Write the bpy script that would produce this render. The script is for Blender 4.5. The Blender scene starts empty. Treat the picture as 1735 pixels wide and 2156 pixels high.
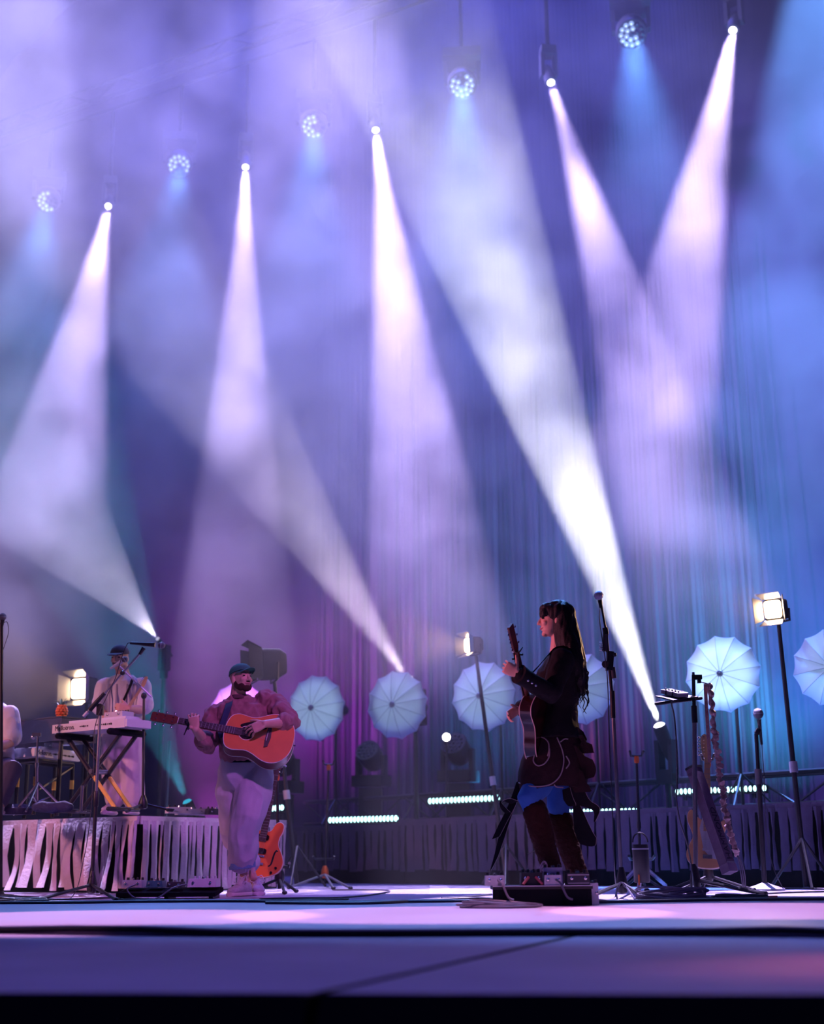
import bpy, bmesh, math, random
from mathutils import Vector, Matrix, Quaternion, noise as mnoise
random.seed(7)
scene = bpy.context.scene
COL = scene.collection

# ------------------------------------------------------------------ camera
W, H, F = 1735.0, 2156.0, 2800.0
PITCH = math.radians(14.7)
ROLL = math.radians(0.5)
CAM_Z = 0.25
cam_data = bpy.data.cameras.new('camera')
cam = bpy.data.objects.new('camera', cam_data)
COL.objects.link(cam)
cam.location = (0, 0, CAM_Z)
cam.rotation_euler = (Matrix.Rotation(math.radians(90) + PITCH, 3, 'X') @ Matrix.Rotation(-ROLL, 3, 'Z')).to_euler()
cam_data.sensor_fit = 'HORIZONTAL'
cam_data.sensor_width = 36.0
cam_data.lens = F / W * 36.0
cam_data.clip_start = 0.05
cam_data.clip_end = 200
cam_data.dof.use_dof = True
cam_data.dof.focus_distance = 9.2
cam_data.dof.aperture_fstop = cam_data.lens / 1000.0 / 0.032
scene.camera = cam
CP, SP = math.cos(PITCH), math.sin(PITCH)
CR, SR = math.cos(ROLL), math.sin(ROLL)


def ray(px, py):
    dx, dy = (px - W / 2) / F, (H / 2 - py) / F
    a, u = dx * CR + dy * SR, -dx * SR + dy * CR
    return Vector((a, CP - u * SP, SP + u * CP))


def P(px, py, y):
    """World point seen at photo pixel (px, py) at ground distance y."""
    r = ray(px, py)
    return Vector((0, 0, CAM_Z)) + r * (y / r.y)


def PZ(px, py, z=0.0):
    """World point seen at photo pixel (px, py) on the level z."""
    r = ray(px, py)
    return Vector((0, 0, CAM_Z)) + r * ((z - CAM_Z) / r.z)


def S(y, py=1700):
    """Metres per photo pixel at distance y."""
    return y / ray(W / 2, py).y / F


# ------------------------------------------------------------------ world, view
world = bpy.data.worlds.new('world')
scene.world = world
world.use_nodes = True
bg = world.node_tree.nodes['Background']
bg.inputs[0].default_value = (0.10, 0.14, 0.75, 1)
bg.inputs[1].default_value = 0.05
scene.view_settings.view_transform = 'Standard'
scene.view_settings.look = 'None'
scene.view_settings.exposure = 0.12
scene.view_settings.gamma = 1.0
scene.view_settings.use_curve_mapping = False
cy = scene.cycles
cy.use_denoising = True
cy.max_bounces = 6
cy.diffuse_bounces = 2
cy.glossy_bounces = 2
cy.transmission_bounces = 4
cy.transparent_max_bounces = 8
cy.volume_bounces = 0
cy.use_adaptive_sampling = True
cy.adaptive_threshold = 0.12
cy.sample_clamp_indirect = 4.0
cy.caustics_reflective = False
cy.caustics_refractive = False

U_DIR = Vector((math.cos(math.radians(35)), -math.sin(math.radians(35)), 0))   # along the stage, to the right
V_DIR = Vector((math.sin(math.radians(35)), math.cos(math.radians(35)), 0))    # upstage
UP = Vector((0, 0, 1))


def truss_pt(px, py):
    """Point of the angled lighting truss behind photo pixel (px, py)."""
    d = 1.0 / (1 / 22.3 + (px - 100) * (1 / 17.5 - 1 / 22.3) / 1230.0)
    return Vector((0, 0, CAM_Z)) + ray(px, py) * d


def back_y(px):
    """Ground distance of the back row (risers, umbrellas) at photo column px."""
    return 0.967 / (1 / 17.0 + (px - 765) * (1 / 13.0 - 1 / 17.0) / 753.0)


def spot(name, loc, target, size_deg, power, color, blend=0.15, radius=0.05):
    l = bpy.data.lights.new(name, 'SPOT')
    l.energy = power
    l.color = color
    l.spot_size = math.radians(size_deg)
    l.spot_blend = blend
    l.shadow_soft_size = radius
    o = bpy.data.objects.new(name, l)
    COL.objects.link(o)
    o.location = loc
    o.rotation_euler = (Vector(target) - Vector(loc)).to_track_quat('-Z', 'Y').to_euler()
    return o


def point(name, loc, power, color, radius=0.05):
    l = bpy.data.lights.new(name, 'POINT')
    l.energy = power
    l.color = color
    l.shadow_soft_size = radius
    o = bpy.data.objects.new(name, l)
    COL.objects.link(o)
    o.location = loc
    return o


UMB_POWER = 230.0
WASH_POWER = 4000.0
WARM_POWER = 170.0
BEAM_COL = (0.64, 0.48, 1.0)
LENS_GLOW = 5.0
# photo pixel of the lens, photo pixel and distance the beam passes through, cone angle, power, label
BEAMS = [(228, 434, 118, 980, 14.6, 8.6, 32000, 'beam light far left on the truss, tilted to the left'),
         (517, 352, 503, 1000, 15.0, 8.0, 38000, 'beam light on the truss with the near upright beam, second from left'),
         (791, 274, 868, 900, 14.4, 9.2, 50000, 'beam light in the middle of the truss, bright white near its lens'),
         (1160, 174, 1300, 640, 13.6, 8.0, 38000, 'beam light right of the middle, its beam leaning to the right'),
         (1543, 64, 1418, 700, 12.0, 8.8, 38000, 'beam light at the upper right, its beam leaning to the left')]
# heads hung higher up, out of frame: position, aim, cone, power, colour
HIGH = [((660, -1000, 13.5), (700, 500, 13.0), 13.0, 40000, (0.62, 0.50, 1.0)),
        ((520, -700, 15.5), (390, 400, 16.0), 9.0, 18000, (0.52, 0.42, 1.0)),
        ((30, -1000, 13.5), (60, 500, 13.0), 7.6, 70000, (0.56, 0.48, 1.0)),
        ((1800, -700, 13.5), (1690, 500, 13.0), 11.0, 60000, (0.14, 0.34, 1.0))]
WASHES = [(100, 424, 300, 60, 'LED wash light showing a small lit crescent at the far left'),
          (377, 348, 225, 330, 'LED wash light showing a lit arch, second from left'),
          (660, 266, 315, 50, 'LED wash light with a lit crescent left of the middle beam'),
          (973, 180, 50, 150, 'LED wash light with a lit lower half, upper middle'),
          (1330, 72, 335, 55, 'LED wash light with a lit crescent near the top right')]
# lens pixel and distance, aim pixel and distance, cone, power, colour, lens radius, base height (None: rear platform), label
UPBEAMS = [(1388, 1527, 13.6, 1120, 780, 12.2, 13.5, 50000, (0.90, 0.88, 1.0), 0.062, None, 'round bright floor light throwing the white beam behind the woman'),
           (858, 1432, 16.5, 590, 1020, 14.8, 18.0, 7500, (0.85, 0.70, 0.90), 0.08, None, 'floor beam light hidden behind the middle umbrella'),
           (332, 1345, 17.5, 130, 1100, 15.5, 30.0, 1600, (0.80, 0.72, 1.0), 0.03, 0.0, 'small beam light on a post behind the man in the dark cap'),
           (394, 1688, 13.6, 312, 1490, 13.2, 26.0, 3000, (0.05, 0.62, 0.95), 0.05, 0.0, 'small teal floor light behind the keyboard platform')]
# front of house and side light
spot('side_pink', (-8.5, 6.0, 4.0), (-3.4, 11.0, 0.6), 25, 1600, (1.0, 0.38, 0.46), 0.5, 0.2)
spot('face_pink', (-5.0, 8.3, 2.6), (0.8, 8.4, 1.45), 13, 1100, (1.0, 0.25, 0.42), 0.6, 0.1)
spot('front_violet', (1.6, 4.6, 5.6), (-1.7, 11.2, 0.5), 19, 1200, (0.72, 0.20, 1.0), 0.4, 0.2)
for _x in (-1.55, 0.15, 1.75):
    spot('pool_lamp', (_x * 1.3, 6.9, 9.5), (_x, 6.75 + 0.08 * _x, 0), 13.5, 4600, (1.0, 0.42, 0.70), 0.15, 0.06)
spot('apron_blue', (0, 0.5, 7.0), (0, 3.8, 0), 60, 650, (0.22, 0.17, 1.0), 0.6, 0.3)
spot('apron_red', (4.0, 4.5, 3.0), (1.45, 3.75, 0), 17, 420, (1.0, 0.20, 0.35), 0.9, 0.2)
# unseen floods added to brighten the haze, then uplights on backdrop and curtain
spot('haze_fill_high', (0, 18.0, 26.0), (0, 17.5, 0), 44, 24000, (0.10, 0.12, 1.0), 0.7, 0.5)
spot('haze_fill_side_a', (-12, 15.5, 15.0), (3.0, 15.0, 6.2), 40, 46000, (0.38, 0.33, 1.0), 0.9, 0.3)
spot('haze_fill_side_b', (15, 12.6, 6.5), (0, 14.5, 7.5), 42, 15000, (0.26, 0.32, 1.0), 0.9, 0.3)
spot('backdrop_magenta', (-2.6, 17.0, 0.5), (-2.0, 22.0, 4.0), 60, 5000, (0.70, 0.08, 0.90), 0.7, 0.2)
spot('curtain_pink', (1.6, 17.6, 0.9), (2.6, 19.6, 4.0), 90, 250, (0.95, 0.25, 0.60), 0.8, 0.2)
# glow of the LED battens
spot('batten_glow_a', (0.9, 16.8, 1.0), (0.9, 18.4, 2.8), 100, 900, (0.05, 0.50, 1.0), 0.9, 0.3)
spot('batten_glow_b', (4.1, 14.4, 1.0), (4.0, 16.2, 3.2), 100, 2600, (0.06, 0.62, 1.0), 0.9, 0.3)
for _a, _b, _s, _p, _c in HIGH:
    spot('high_lamp', P(*_a), P(*_b), _s, _p, _c, 0.25, 0.10)
HAZE_NOISE = True


# ------------------------------------------------------------------ materials
def mat(name, col, rough=0.6, metal=0.0, var=0.15, scale=25.0, bump=0.0, bscale=120.0, spec=0.5):
    m = bpy.data.materials.new(name)
    m.use_nodes = True
    nt = m.node_tree
    b = nt.nodes['Principled BSDF']
    no = nt.nodes.new('ShaderNodeTexNoise')
    no.inputs['Scale'].default_value = scale
    no.inputs['Detail'].default_value = 3
    tc = nt.nodes.new('ShaderNodeTexCoord')
    nt.links.new(tc.outputs['Object'], no.inputs['Vector'])
    mx = nt.nodes.new('ShaderNodeMix')
    mx.data_type = 'RGBA'
    mx.inputs[6].default_value = (*[c * (1 - var) for c in col], 1)
    mx.inputs[7].default_value = (*[min(1, c * (1 + var)) for c in col], 1)
    nt.links.new(no.outputs[0], mx.inputs[0])
    nt.links.new(mx.outputs[2], b.inputs['Base Color'])
    b.inputs['Roughness'].default_value = rough
    b.inputs['Metallic'].default_value = metal
    b.inputs['Specular IOR Level'].default_value = spec
    if bump:
        n2 = nt.nodes.new('ShaderNodeTexNoise')
        n2.inputs['Scale'].default_value = bscale
        nt.links.new(tc.outputs['Object'], n2.inputs['Vector'])
        bp = nt.nodes.new('ShaderNodeBump')
        bp.inputs['Strength'].default_value = bump
        bp.inputs['Distance'].default_value = 0.01
        nt.links.new(n2.outputs[0], bp.inputs['Height'])
        nt.links.new(bp.outputs[0], b.inputs['Normal'])
    return m


def emis(name, col, strength):
    m = bpy.data.materials.new(name)
    m.use_nodes = True
    nt = m.node_tree
    nt.nodes.clear()
    out = nt.nodes.new('ShaderNodeOutputMaterial')
    e = nt.nodes.new('ShaderNodeEmission')
    e.inputs[0].default_value = (*col, 1)
    e.inputs[1].default_value = strength
    nt.links.new(e.outputs[0], out.inputs['Surface'])
    m.cycles.emission_sampling = 'NONE'
    return m


def translucent(name, col):
    m = mat(name, col, 0.8, var=0.04, scale=8)
    nt = m.node_tree
    out = [n for n in nt.nodes if n.type == 'OUTPUT_MATERIAL'][0]
    b = nt.nodes['Principled BSDF']
    t = nt.nodes.new('ShaderNodeBsdfTranslucent')
    t.inputs[0].default_value = (*col, 1)
    mx = nt.nodes.new('ShaderNodeMixShader')
    mx.inputs[0].default_value = 0.6
    nt.links.new(b.outputs[0], mx.inputs[1])
    nt.links.new(t.outputs[0], mx.inputs[2])
    nt.links.new(mx.outputs[0], out.inputs['Surface'])
    return m


M = dict(
    black=mat('black_plastic', (0.012, 0.012, 0.016), 0.45),
    blackmetal=mat('black_metal', (0.016, 0.016, 0.022), 0.5, 0.2),
    blackfab=mat('black_fabric', (0.010, 0.010, 0.013), 0.9, bump=0.3, bscale=300, spec=0.1),
    chrome=mat('chrome', (0.62, 0.62, 0.66), 0.22, 1.0, var=0.05),
    steel=mat('steel', (0.35, 0.35, 0.38), 0.35, 0.9, var=0.1),
    white=mat('white_plastic', (0.72, 0.70, 0.72), 0.5, var=0.05),
    lilac=mat('pale_metal', (0.55, 0.53, 0.58), 0.45, 0.2, var=0.1),
    dark=mat('dark_grey', (0.04, 0.04, 0.05), 0.6),
    orange=mat('orange_plastic', (0.85, 0.16, 0.03), 0.5),
    yellow=mat('yellow_tape', (0.9, 0.55, 0.10), 0.7),
    skin=mat('skin', (0.62, 0.33, 0.25), 0.55, var=0.12, scale=18, bump=0.05),
    cable=mat('cable_rubber', (0.035, 0.033, 0.045), 0.5),
    cablegrey=mat('grey_cable', (0.13, 0.115, 0.16), 0.5),
    maple=mat('maple', (0.72, 0.45, 0.22), 0.4, var=0.1, scale=14),
    rosewood=mat('rosewood', (0.035, 0.015, 0.010), 0.5, var=0.4),
    mahogany=mat('mahogany', (0.11, 0.025, 0.012), 0.35, var=0.3),
    pick=mat('pickguard', (0.010, 0.007, 0.007), 0.25),
    bone=mat('bone', (0.75, 0.70, 0.6), 0.5),
)

# ------------------------------------------------------------------ mesh builder
class MB:
    def __init__(self):
        self.v, self.f = [], []

    def add(self, vs, fs):
        k = len(self.v)
        self.v += [Vector(p) for p in vs]
        self.f += [tuple(i + k for i in f) for f in fs]
        return self

    def box(self, c, size, R=None, taper=1.0):
        sx, sy, sz = [s / 2 for s in size]
        vs = []
        for z in (-1, 1):
            t = taper if z > 0 else 1.0
            for x, y in ((-1, -1), (1, -1), (1, 1), (-1, 1)):
                p = Vector((x * sx * t, y * sy * t, z * sz))
                vs.append((R @ p if R else p) + Vector(c))
        return self.add(vs, [(3, 2, 1, 0), (4, 5, 6, 7), (0, 1, 5, 4), (1, 2, 6, 5), (2, 3, 7, 6), (3, 0, 4, 7)])

    def rings(self, rings, cap=True, closed=False):
        n = len(rings[0])
        vs = [p for r in rings for p in r]
        fs = []
        m = len(rings)
        for i in range(m if closed else m - 1):
            for j in range(n):
                a, b = i * n + j, i * n + (j + 1) % n
                i2 = (i + 1) % m
                fs.append((a, b, i2 * n + (j + 1) % n, i2 * n + j))
        if cap and not closed:
            fs.append(tuple(range(n - 1, -1, -1)))
            fs.append(tuple((m - 1) * n + j for j in range(n)))
        return self.add(vs, fs)

    def tube(self, pts, r, n=8, round_ends=False, closed=False):
        pts = [Vector(p) for p in pts]
        m = len(pts)
        rs = list(r) if isinstance(r, (list, tuple)) else [r] * m
        if round_ends:
            a, b = pts[0], pts[-1]
            da, db = (pts[0] - pts[1]).normalized(), (pts[-1] - pts[-2]).normalized()
            pre = [(a + da * rs[0] * math.sin(t), rs[0] * math.cos(t)) for t in (1.45, 0.9, 0.45)]
            post = [(b + db * rs[-1] * math.sin(t), rs[-1] * math.cos(t)) for t in (0.45, 0.9, 1.45)]
            pts = [p for p, _ in pre] + pts + [p for p, _ in post]
            rs = [q for _, q in pre] + rs + [q for _, q in post]
            m = len(pts)
        tans = []
        for i in range(m):
            if closed:
                d = pts[(i + 1) % m] - pts[i - 1]
            else:
                d = pts[min(i + 1, m - 1)] - pts[max(i - 1, 0)]
            tans.append(d.normalized() if d.length > 1e-9 else Vector((0, 0, 1)))
        x = tans[0].orthogonal().normalized()
        rg = []
        for i in range(m):
            if i:
                q = tans[i - 1].rotation_difference(tans[i])
                x = q @ x
            x = (x - tans[i] * x.dot(tans[i])).normalized()
            y = tans[i].cross(x)
            rg.append([pts[i] + (x * math.cos(2 * math.pi * j / n) + y * math.sin(2 * math.pi * j / n)) * rs[i] for j in range(n)])
        return self.rings(rg, closed=closed)

    def lathe(self, prof, c, axis=(0, 0, 1), n=16):
        c, ax = Vector(c), Vector(axis).normalized()
        x = ax.orthogonal().normalized()
        y = ax.cross(x)
        return self.rings([[c + ax * h + (x * math.cos(2 * math.pi * j / n) + y * math.sin(2 * math.pi * j / n)) * max(r, 1e-4)
                            for j in range(n)] for r, h in prof])

    def ell(self, c, r, R=None, n=14, k=9):
        prof = []
        for i in range(k):
            t = -math.pi / 2 + math.pi * (i + 0.12) / (k - 1 + 0.24)
            prof.append((math.cos(t), math.sin(t)))
        rg = []
        for pr, ph in prof:
            ring = []
            for j in range(n):
                a = 2 * math.pi * j / n
                p = Vector((pr * math.cos(a) * r[0], pr * math.sin(a) * r[1], ph * r[2]))
                ring.append((R @ p if R else p) + Vector(c))
            rg.append(ring)
        return self.rings(rg)

    def loft(self, secs, n=18, power=2.0):
        """secs: (centre, half-width vector, half-depth vector)"""
        rg = []
        for c, a, b in secs:
            ring = []
            for j in range(n):
                t = 2 * math.pi * j / n
                ct, st = math.cos(t), math.sin(t)
                k = 2.0 / power
                ring.append(Vector(c) + Vector(a) * math.copysign(abs(ct) ** k, ct) + Vector(b) * math.copysign(abs(st) ** k, st))
            rg.append(ring)
        return self.rings(rg)

    def prism(self, outline, z0, z1, Mx=None):
        n = len(outline)
        vs = [Vector((x, y, z0)) for x, y in outline] + [Vector((x, y, z1)) for x, y in outline]
        if Mx:
            vs = [Mx @ v for v in vs]
        fs = [tuple(range(n - 1, -1, -1)), tuple(range(n, 2 * n))]
        fs += [(i, (i + 1) % n, n + (i + 1) % n, n + i) for i in range(n)]
        return self.add(vs, fs)

    def ribbon(self, pts, widths, wdir, t):
        """flat strip along pts, width vectors along wdir, thickness t along the strip's normal"""
        pts = [Vector(p) for p in pts]
        rg = []
        for i, p in enumerate(pts):
            d = (pts[min(i + 1, len(pts) - 1)] - pts[max(i - 1, 0)]).normalized()
            w = Vector(wdir[i] if isinstance(wdir, list) else wdir).normalized()
            nrm = d.cross(w).normalized()
            h = widths[i] / 2 if isinstance(widths, (list, tuple)) else widths / 2
            rg.append([p - w * h - nrm * t / 2, p + w * h - nrm * t / 2, p + w * h + nrm * t / 2, p - w * h + nrm * t / 2])
        return self.rings(rg)

    def xf(self, Mx):
        self.v = [Mx @ p for p in self.v]
        return self


def mesh_of(mb, name, m, smooth=True, off=None):
    me = bpy.data.meshes.new(name)
    vs = [p - off for p in mb.v] if off else mb.v
    me.from_pydata([tuple(p) for p in vs], [], mb.f)
    bm = bmesh.new()
    bm.from_mesh(me)
    bmesh.ops.recalc_face_normals(bm, faces=bm.faces)
    bm.to_mesh(me)
    bm.free()
    me.materials.append(m)
    if smooth:
        me.polygons.foreach_set('use_smooth', [True] * len(me.polygons))
        me.set_sharp_from_angle(angle=math.radians(38))
    return me


def tag(o, label=None, cat=None, group=None, kind=None):
    if label:
        o['label'] = label
    if cat:
        o['category'] = cat
    if group:
        o['group'] = group
    if kind:
        o['kind'] = kind
    return o


def thing(name, label, cat, loc=(0, 0, 0), R=None, group=None):
    o = bpy.data.objects.new(name, None)
    o.empty_display_size = 0.1
    COL.objects.link(o)
    o.matrix_world = Matrix.Translation(Vector(loc)) @ (R.to_4x4() if R else Matrix())
    o['_org'] = [float(x) for x in loc] if not R else [0.0, 0.0, 0.0]
    tag(o, label, cat, group)
    return o


def origin_of(o):
    r = o
    while r.parent:
        r = r.parent
    return Vector(r.get('_org', (0, 0, 0)))


def part(parent, name, mb, m, smooth=True, label=None, kind=None):
    """a mesh part. Coordinates are world ones for an unrotated thing, local ones for a rotated thing."""
    off = origin_of(parent) if parent else None
    me = mb if isinstance(mb, bpy.types.Mesh) else mesh_of(mb, name, m, smooth, off)
    o = bpy.data.objects.new(name, me)
    COL.objects.link(o)
    if parent:
        o.parent = parent
    return tag(o, label, kind=kind)


def single(name, mb, m, label, cat, smooth=True, group=None, kind=None):
    """a thing that is one mesh, its origin at its base"""
    c = sum(mb.v, Vector()) / len(mb.v)
    c.z = min(p.z for p in mb.v)
    me = mesh_of(mb, name, m, smooth, c)
    o = bpy.data.objects.new(name, me)
    o.location = c
    COL.objects.link(o)
    return tag(o, label, cat, group, kind)


def copy_tree(o, parent=None):
    c = o.copy()
    COL.objects.link(c)
    c.parent = parent
    for ch in [x for x in bpy.data.objects if x.parent == o]:
        copy_tree(ch, c)
    return c


def remesh(mb, name, m, voxel=0.008, smooth=6, fold=None, off=None, decimate=None):
    """one continuous skin over overlapping closed volumes"""
    me = bpy.data.meshes.new('tmp')
    me.from_pydata([tuple(p) for p in mb.v], [], mb.f)
    bm = bmesh.new()
    bm.from_mesh(me)
    bmesh.ops.recalc_face_normals(bm, faces=bm.faces)
    bm.to_mesh(me)
    bm.free()
    o = bpy.data.objects.new('tmp', me)
    COL.objects.link(o)
    a = o.modifiers.new('r', 'REMESH')
    a.mode = 'VOXEL'
    a.voxel_size = voxel
    s = o.modifiers.new('s', 'SMOOTH')
    s.iterations = smooth
    s.factor = 0.5
    dg = bpy.context.evaluated_depsgraph_get()
    dg.update()
    out = bpy.data.meshes.new_from_object(o.evaluated_get(dg))
    bpy.data.objects.remove(o)
    out.name = name
    if fold:
        nr = [v.normal.copy() for v in out.vertices]
        for v, n in zip(out.vertices, nr):
            v.co = v.co + n * fold(v.co, n)
    if off:
        for v in out.vertices:
            v.co -= off
    out.materials.clear()
    out.materials.append(m)
    out.polygons.foreach_set('use_smooth', [True] * len(out.polygons))
    return out


def folds(amp, freq=9.0, stretch=(1, 1, 0.35), seed=0.0):
    def f(p, n):
        q = Vector((p.x * stretch[0], p.y * stretch[1], p.z * stretch[2])) * freq + Vector((seed, seed * 1.7, 0))
        w = mnoise.noise(q) + 0.5 * mnoise.noise(q * 2.3)
        return amp * (1 - 2.2 * abs(w))
    return f


def catmull(pts, sub=6, closed=False):
    pts = [Vector(p) for p in pts]
    n = len(pts)
    out = []
    for i in range(n if closed else n - 1):
        p0 = pts[(i - 1) % n] if closed or i > 0 else pts[0]
        p1, p2 = pts[i], pts[(i + 1) % n]
        p3 = pts[(i + 2) % n] if closed or i + 2 < n else pts[-1]
        for k in range(sub):
            t = k / sub
            out.append(0.5 * ((2 * p1) + (-p0 + p2) * t + (2 * p0 - 5 * p1 + 4 * p2 - p3) * t * t + (-p0 + 3 * p1 - 3 * p2 + p3) * t ** 3))
    if not closed:
        out.append(pts[-1])
    return out


def frame(x, y=None, z=None, loc=None):
    """4x4 matrix with the given local X direction and approximate Y (or Z) direction"""
    x = Vector(x).normalized()
    if y is not None:
        zz = x.cross(Vector(y)).normalized()
        yy = zz.cross(x)
    else:
        yy = Vector(z).cross(x).normalized()
        zz = x.cross(yy)
    Mx = Matrix((x, yy, zz)).transposed().to_4x4()
    if loc is not None:
        Mx.translation = Vector(loc)
    return Mx


def text_mesh(body, size, name='lettering'):
    c = bpy.data.curves.new(name, 'FONT')
    c.body = body
    c.size = size
    c.extrude = 0.0008
    c.resolution_u = 2
    o = bpy.data.objects.new('tmp_text', c)
    COL.objects.link(o)
    dg = bpy.context.evaluated_depsgraph_get()
    dg.update()
    me = bpy.data.meshes.new_from_object(o.evaluated_get(dg))
    bpy.data.objects.remove(o)
    return me

# ------------------------------------------------------------------ the setting
floor_m = mat('stage_marley', (0.46, 0.40, 0.50), 0.5, var=0.08, scale=1.2, bump=0.04, bscale=60, spec=0.25)
apron_m = mat('apron_canvas', (0.42, 0.38, 0.50), 0.75, var=0.22, scale=1.6, bump=0.5, bscale=14, spec=0.1)

edge = [PZ(x, 1951 + 7 * x / 1735, 0) for x in range(-900, 2700, 150)]
mb = MB()
n = len(edge)
top = []
for i, p in enumerate(edge):
    lift = 0.012 * math.exp(-((i - 7.6) / 1.1) ** 2) + 0.010 * math.exp(-((i - 17.2) / 1.0) ** 2)
    top.append(p + Vector((0, 0.10 * math.sin(i * 0.5), lift)))
mb.v = top + [Vector((p.x, p.y + 0.5, 0)) for p in top] + [Vector((p.x * 7, 27, 0)) for p in top] + [Vector((p.x * 7, 27, -0.4)) for p in top] + [Vector((p.x, p.y, p.z - 0.010)) for p in top] + [Vector((p.x, p.y + 0.25, -0.4)) for p in top]
for k in (0, 1, 2):
    mb.f += [(k * n + i, k * n + i + 1, (k + 1) * n + i + 1, (k + 1) * n + i) for i in range(n - 1)]
mb.f += [(i, i + 1, 4 * n + i + 1, 4 * n + i) for i in range(n - 1)] + [(4 * n + i, 4 * n + i + 1, 5 * n + i + 1, 5 * n + i) for i in range(n - 1)]
tag(part(None, 'floor', mb, floor_m, smooth=False), 'pale lavender stage floor under the performers', kind='structure')

e2 = [PZ(x, 2092 + 4 * x / 1735, -0.03) for x in range(-900, 2700, 150)]
mb = MB()
mb.v = [Vector((p.x, p.y + 0.9, -0.03)) for p in top] + [Vector(p) for p in e2] + [Vector((p.x, p.y, -1.6)) for p in e2]
mb.f = [(i, i + 1, n + i + 1, n + i) for i in range(n - 1)]
tag(part(None, 'floor_apron', mb, apron_m, smooth=False), 'blurred blue violet apron in front of the stage', kind='structure')

mb = MB()
for k_ in (0, 1):
    mb.v += [Vector((p.x, p.y - 0.01, -0.027 - 1.55 * k_)) for p in e2] + [Vector((p.x, p.y + 0.05, -0.033 - 1.55 * k_)) for p in e2]
mb.f = [(i, i + 1, 2 * n + i + 1, 2 * n + i) for i in range(n - 1)] + [(i, i + 1, n + i + 1, n + i) for i in range(n - 1)]
tag(part(None, 'trim_3', mb, M['blackfab'], smooth=False), 'black front face of the apron', kind='structure')
mb = MB().tube([p + Vector((0, -0.006, -0.016)) for p in catmull(top, 3)], 0.011, 6)  # black tube put in as the shade below the deck's front edge
tag(part(None, 'edge_shade', mb, M['blackfab']), 'dark strip drawn as the shade under the front edge of the stage floor', kind='structure')
a, b = PZ(640, 2098, -0.0285), PZ(1250, 1961, -0.0285)
mb = MB().ribbon([a.lerp(b, t / 8) for t in range(9)], [0.028] * 9, (1, 0.0, 0), 0.002)
tag(part(None, 'trim_2', mb, M['blackfab']), 'dark diagonal seam on the apron', kind='structure')
mb = MB().box((0, -2, -1.62), (40, 14, 0.04))
tag(part(None, 'floor_pit', mb, M['blackfab']), 'dark ground before the stage', kind='structure')


def backdrop_pt(px, k):
    y = back_y(max(-150, min(px, 1900))) * k
    q = P(px, 1800, y)
    return Vector((q.x, q.y, 0))


mb = MB()
cols, rows = 90, 14
p0, p1 = backdrop_pt(-150, 1.41), backdrop_pt(1900, 1.41)
p0, p1 = p0 + (p0 - p1) * 0.35, p1 + (p1 - p0) * 0.3
nrm = Vector(((p1 - p0).y, -(p1 - p0).x, 0)).normalized()
for j in range(rows + 1):
    for i in range(cols + 1):
        q = p0.lerp(p1, i / cols)
        w = 0.10 * mnoise.noise(Vector((i * 0.35 + j * 0.12, j * 0.22, 3.1))) + 0.05 * mnoise.noise(Vector((i * 0.9 - j * 0.5, j * 0.3, 7.1)))
        mb.v.append(q + nrm * w + UP * (24.0 * j / rows))
for j in range(rows):
    for i in range(cols):
        k = j * (cols + 1) + i
        mb.f.append((k, k + 1, k + cols + 2, k + cols + 1))
cloth_m = mat('backdrop_cloth', (0.055, 0.025, 0.085), 0.9, var=0.35, scale=1.3, bump=0.4, bscale=5, spec=0.1)
tag(part(None, 'wall_back', mb, cloth_m), 'creased purple backdrop cloth behind the stage', kind='structure')

# hanging string curtain, each strip its own part
strip_m = [mat('curtain_strip_a', (0.070, 0.036, 0.078), 0.8, spec=0.1), mat('curtain_strip_b', (0.014, 0.010, 0.026), 0.8, spec=0.1)]
c0 = backdrop_pt(655, 1.37)
curtain = thing('strip_curtain', 'tall curtain of narrow hanging strips behind the white umbrellas', 'curtain', c0)
rnd = random.Random(3)
px = 655.0
while px < 1660:
    q = backdrop_pt(px, 1.37 + rnd.uniform(-0.006, 0.006))
    wd = S(q.y) * rnd.uniform(4.5, 9)
    ang = rnd.uniform(-0.7, 0.7)
    zt_ = rnd.uniform(5.4, 8.6)
    wv = Matrix.Rotation(ang, 3, 'Z') @ U_DIR
    pts = [q + UP * z + U_DIR * 0.012 * math.sin(z * 1.3 + px) for z in (0.55, 1.4, 2.4, 3.6, 4.8, zt_, zt_ + 0.5, 19.0)]
    part(curtain, 'strip', MB().ribbon(pts, [wd] * 6 + [0.008, 0.006], wv, 0.004), strip_m[rnd.random() < 0.5])
    px += rnd.uniform(7.5, 13.5)
rail = MB().tube([backdrop_pt(640, 1.37) + UP * 19.05, backdrop_pt(1675, 1.37) + UP * 19.05], 0.03)
part(curtain, 'rail', rail, M['blackmetal'])

# ------------------------------------------------------------------ risers with torn fringe skirts
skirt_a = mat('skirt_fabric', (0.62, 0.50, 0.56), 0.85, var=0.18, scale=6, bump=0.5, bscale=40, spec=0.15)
skirt_b = mat('far_skirt_fabric', (0.07, 0.055, 0.095), 0.9, var=0.25, scale=6, bump=0.5, bscale=40, spec=0.1)


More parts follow.
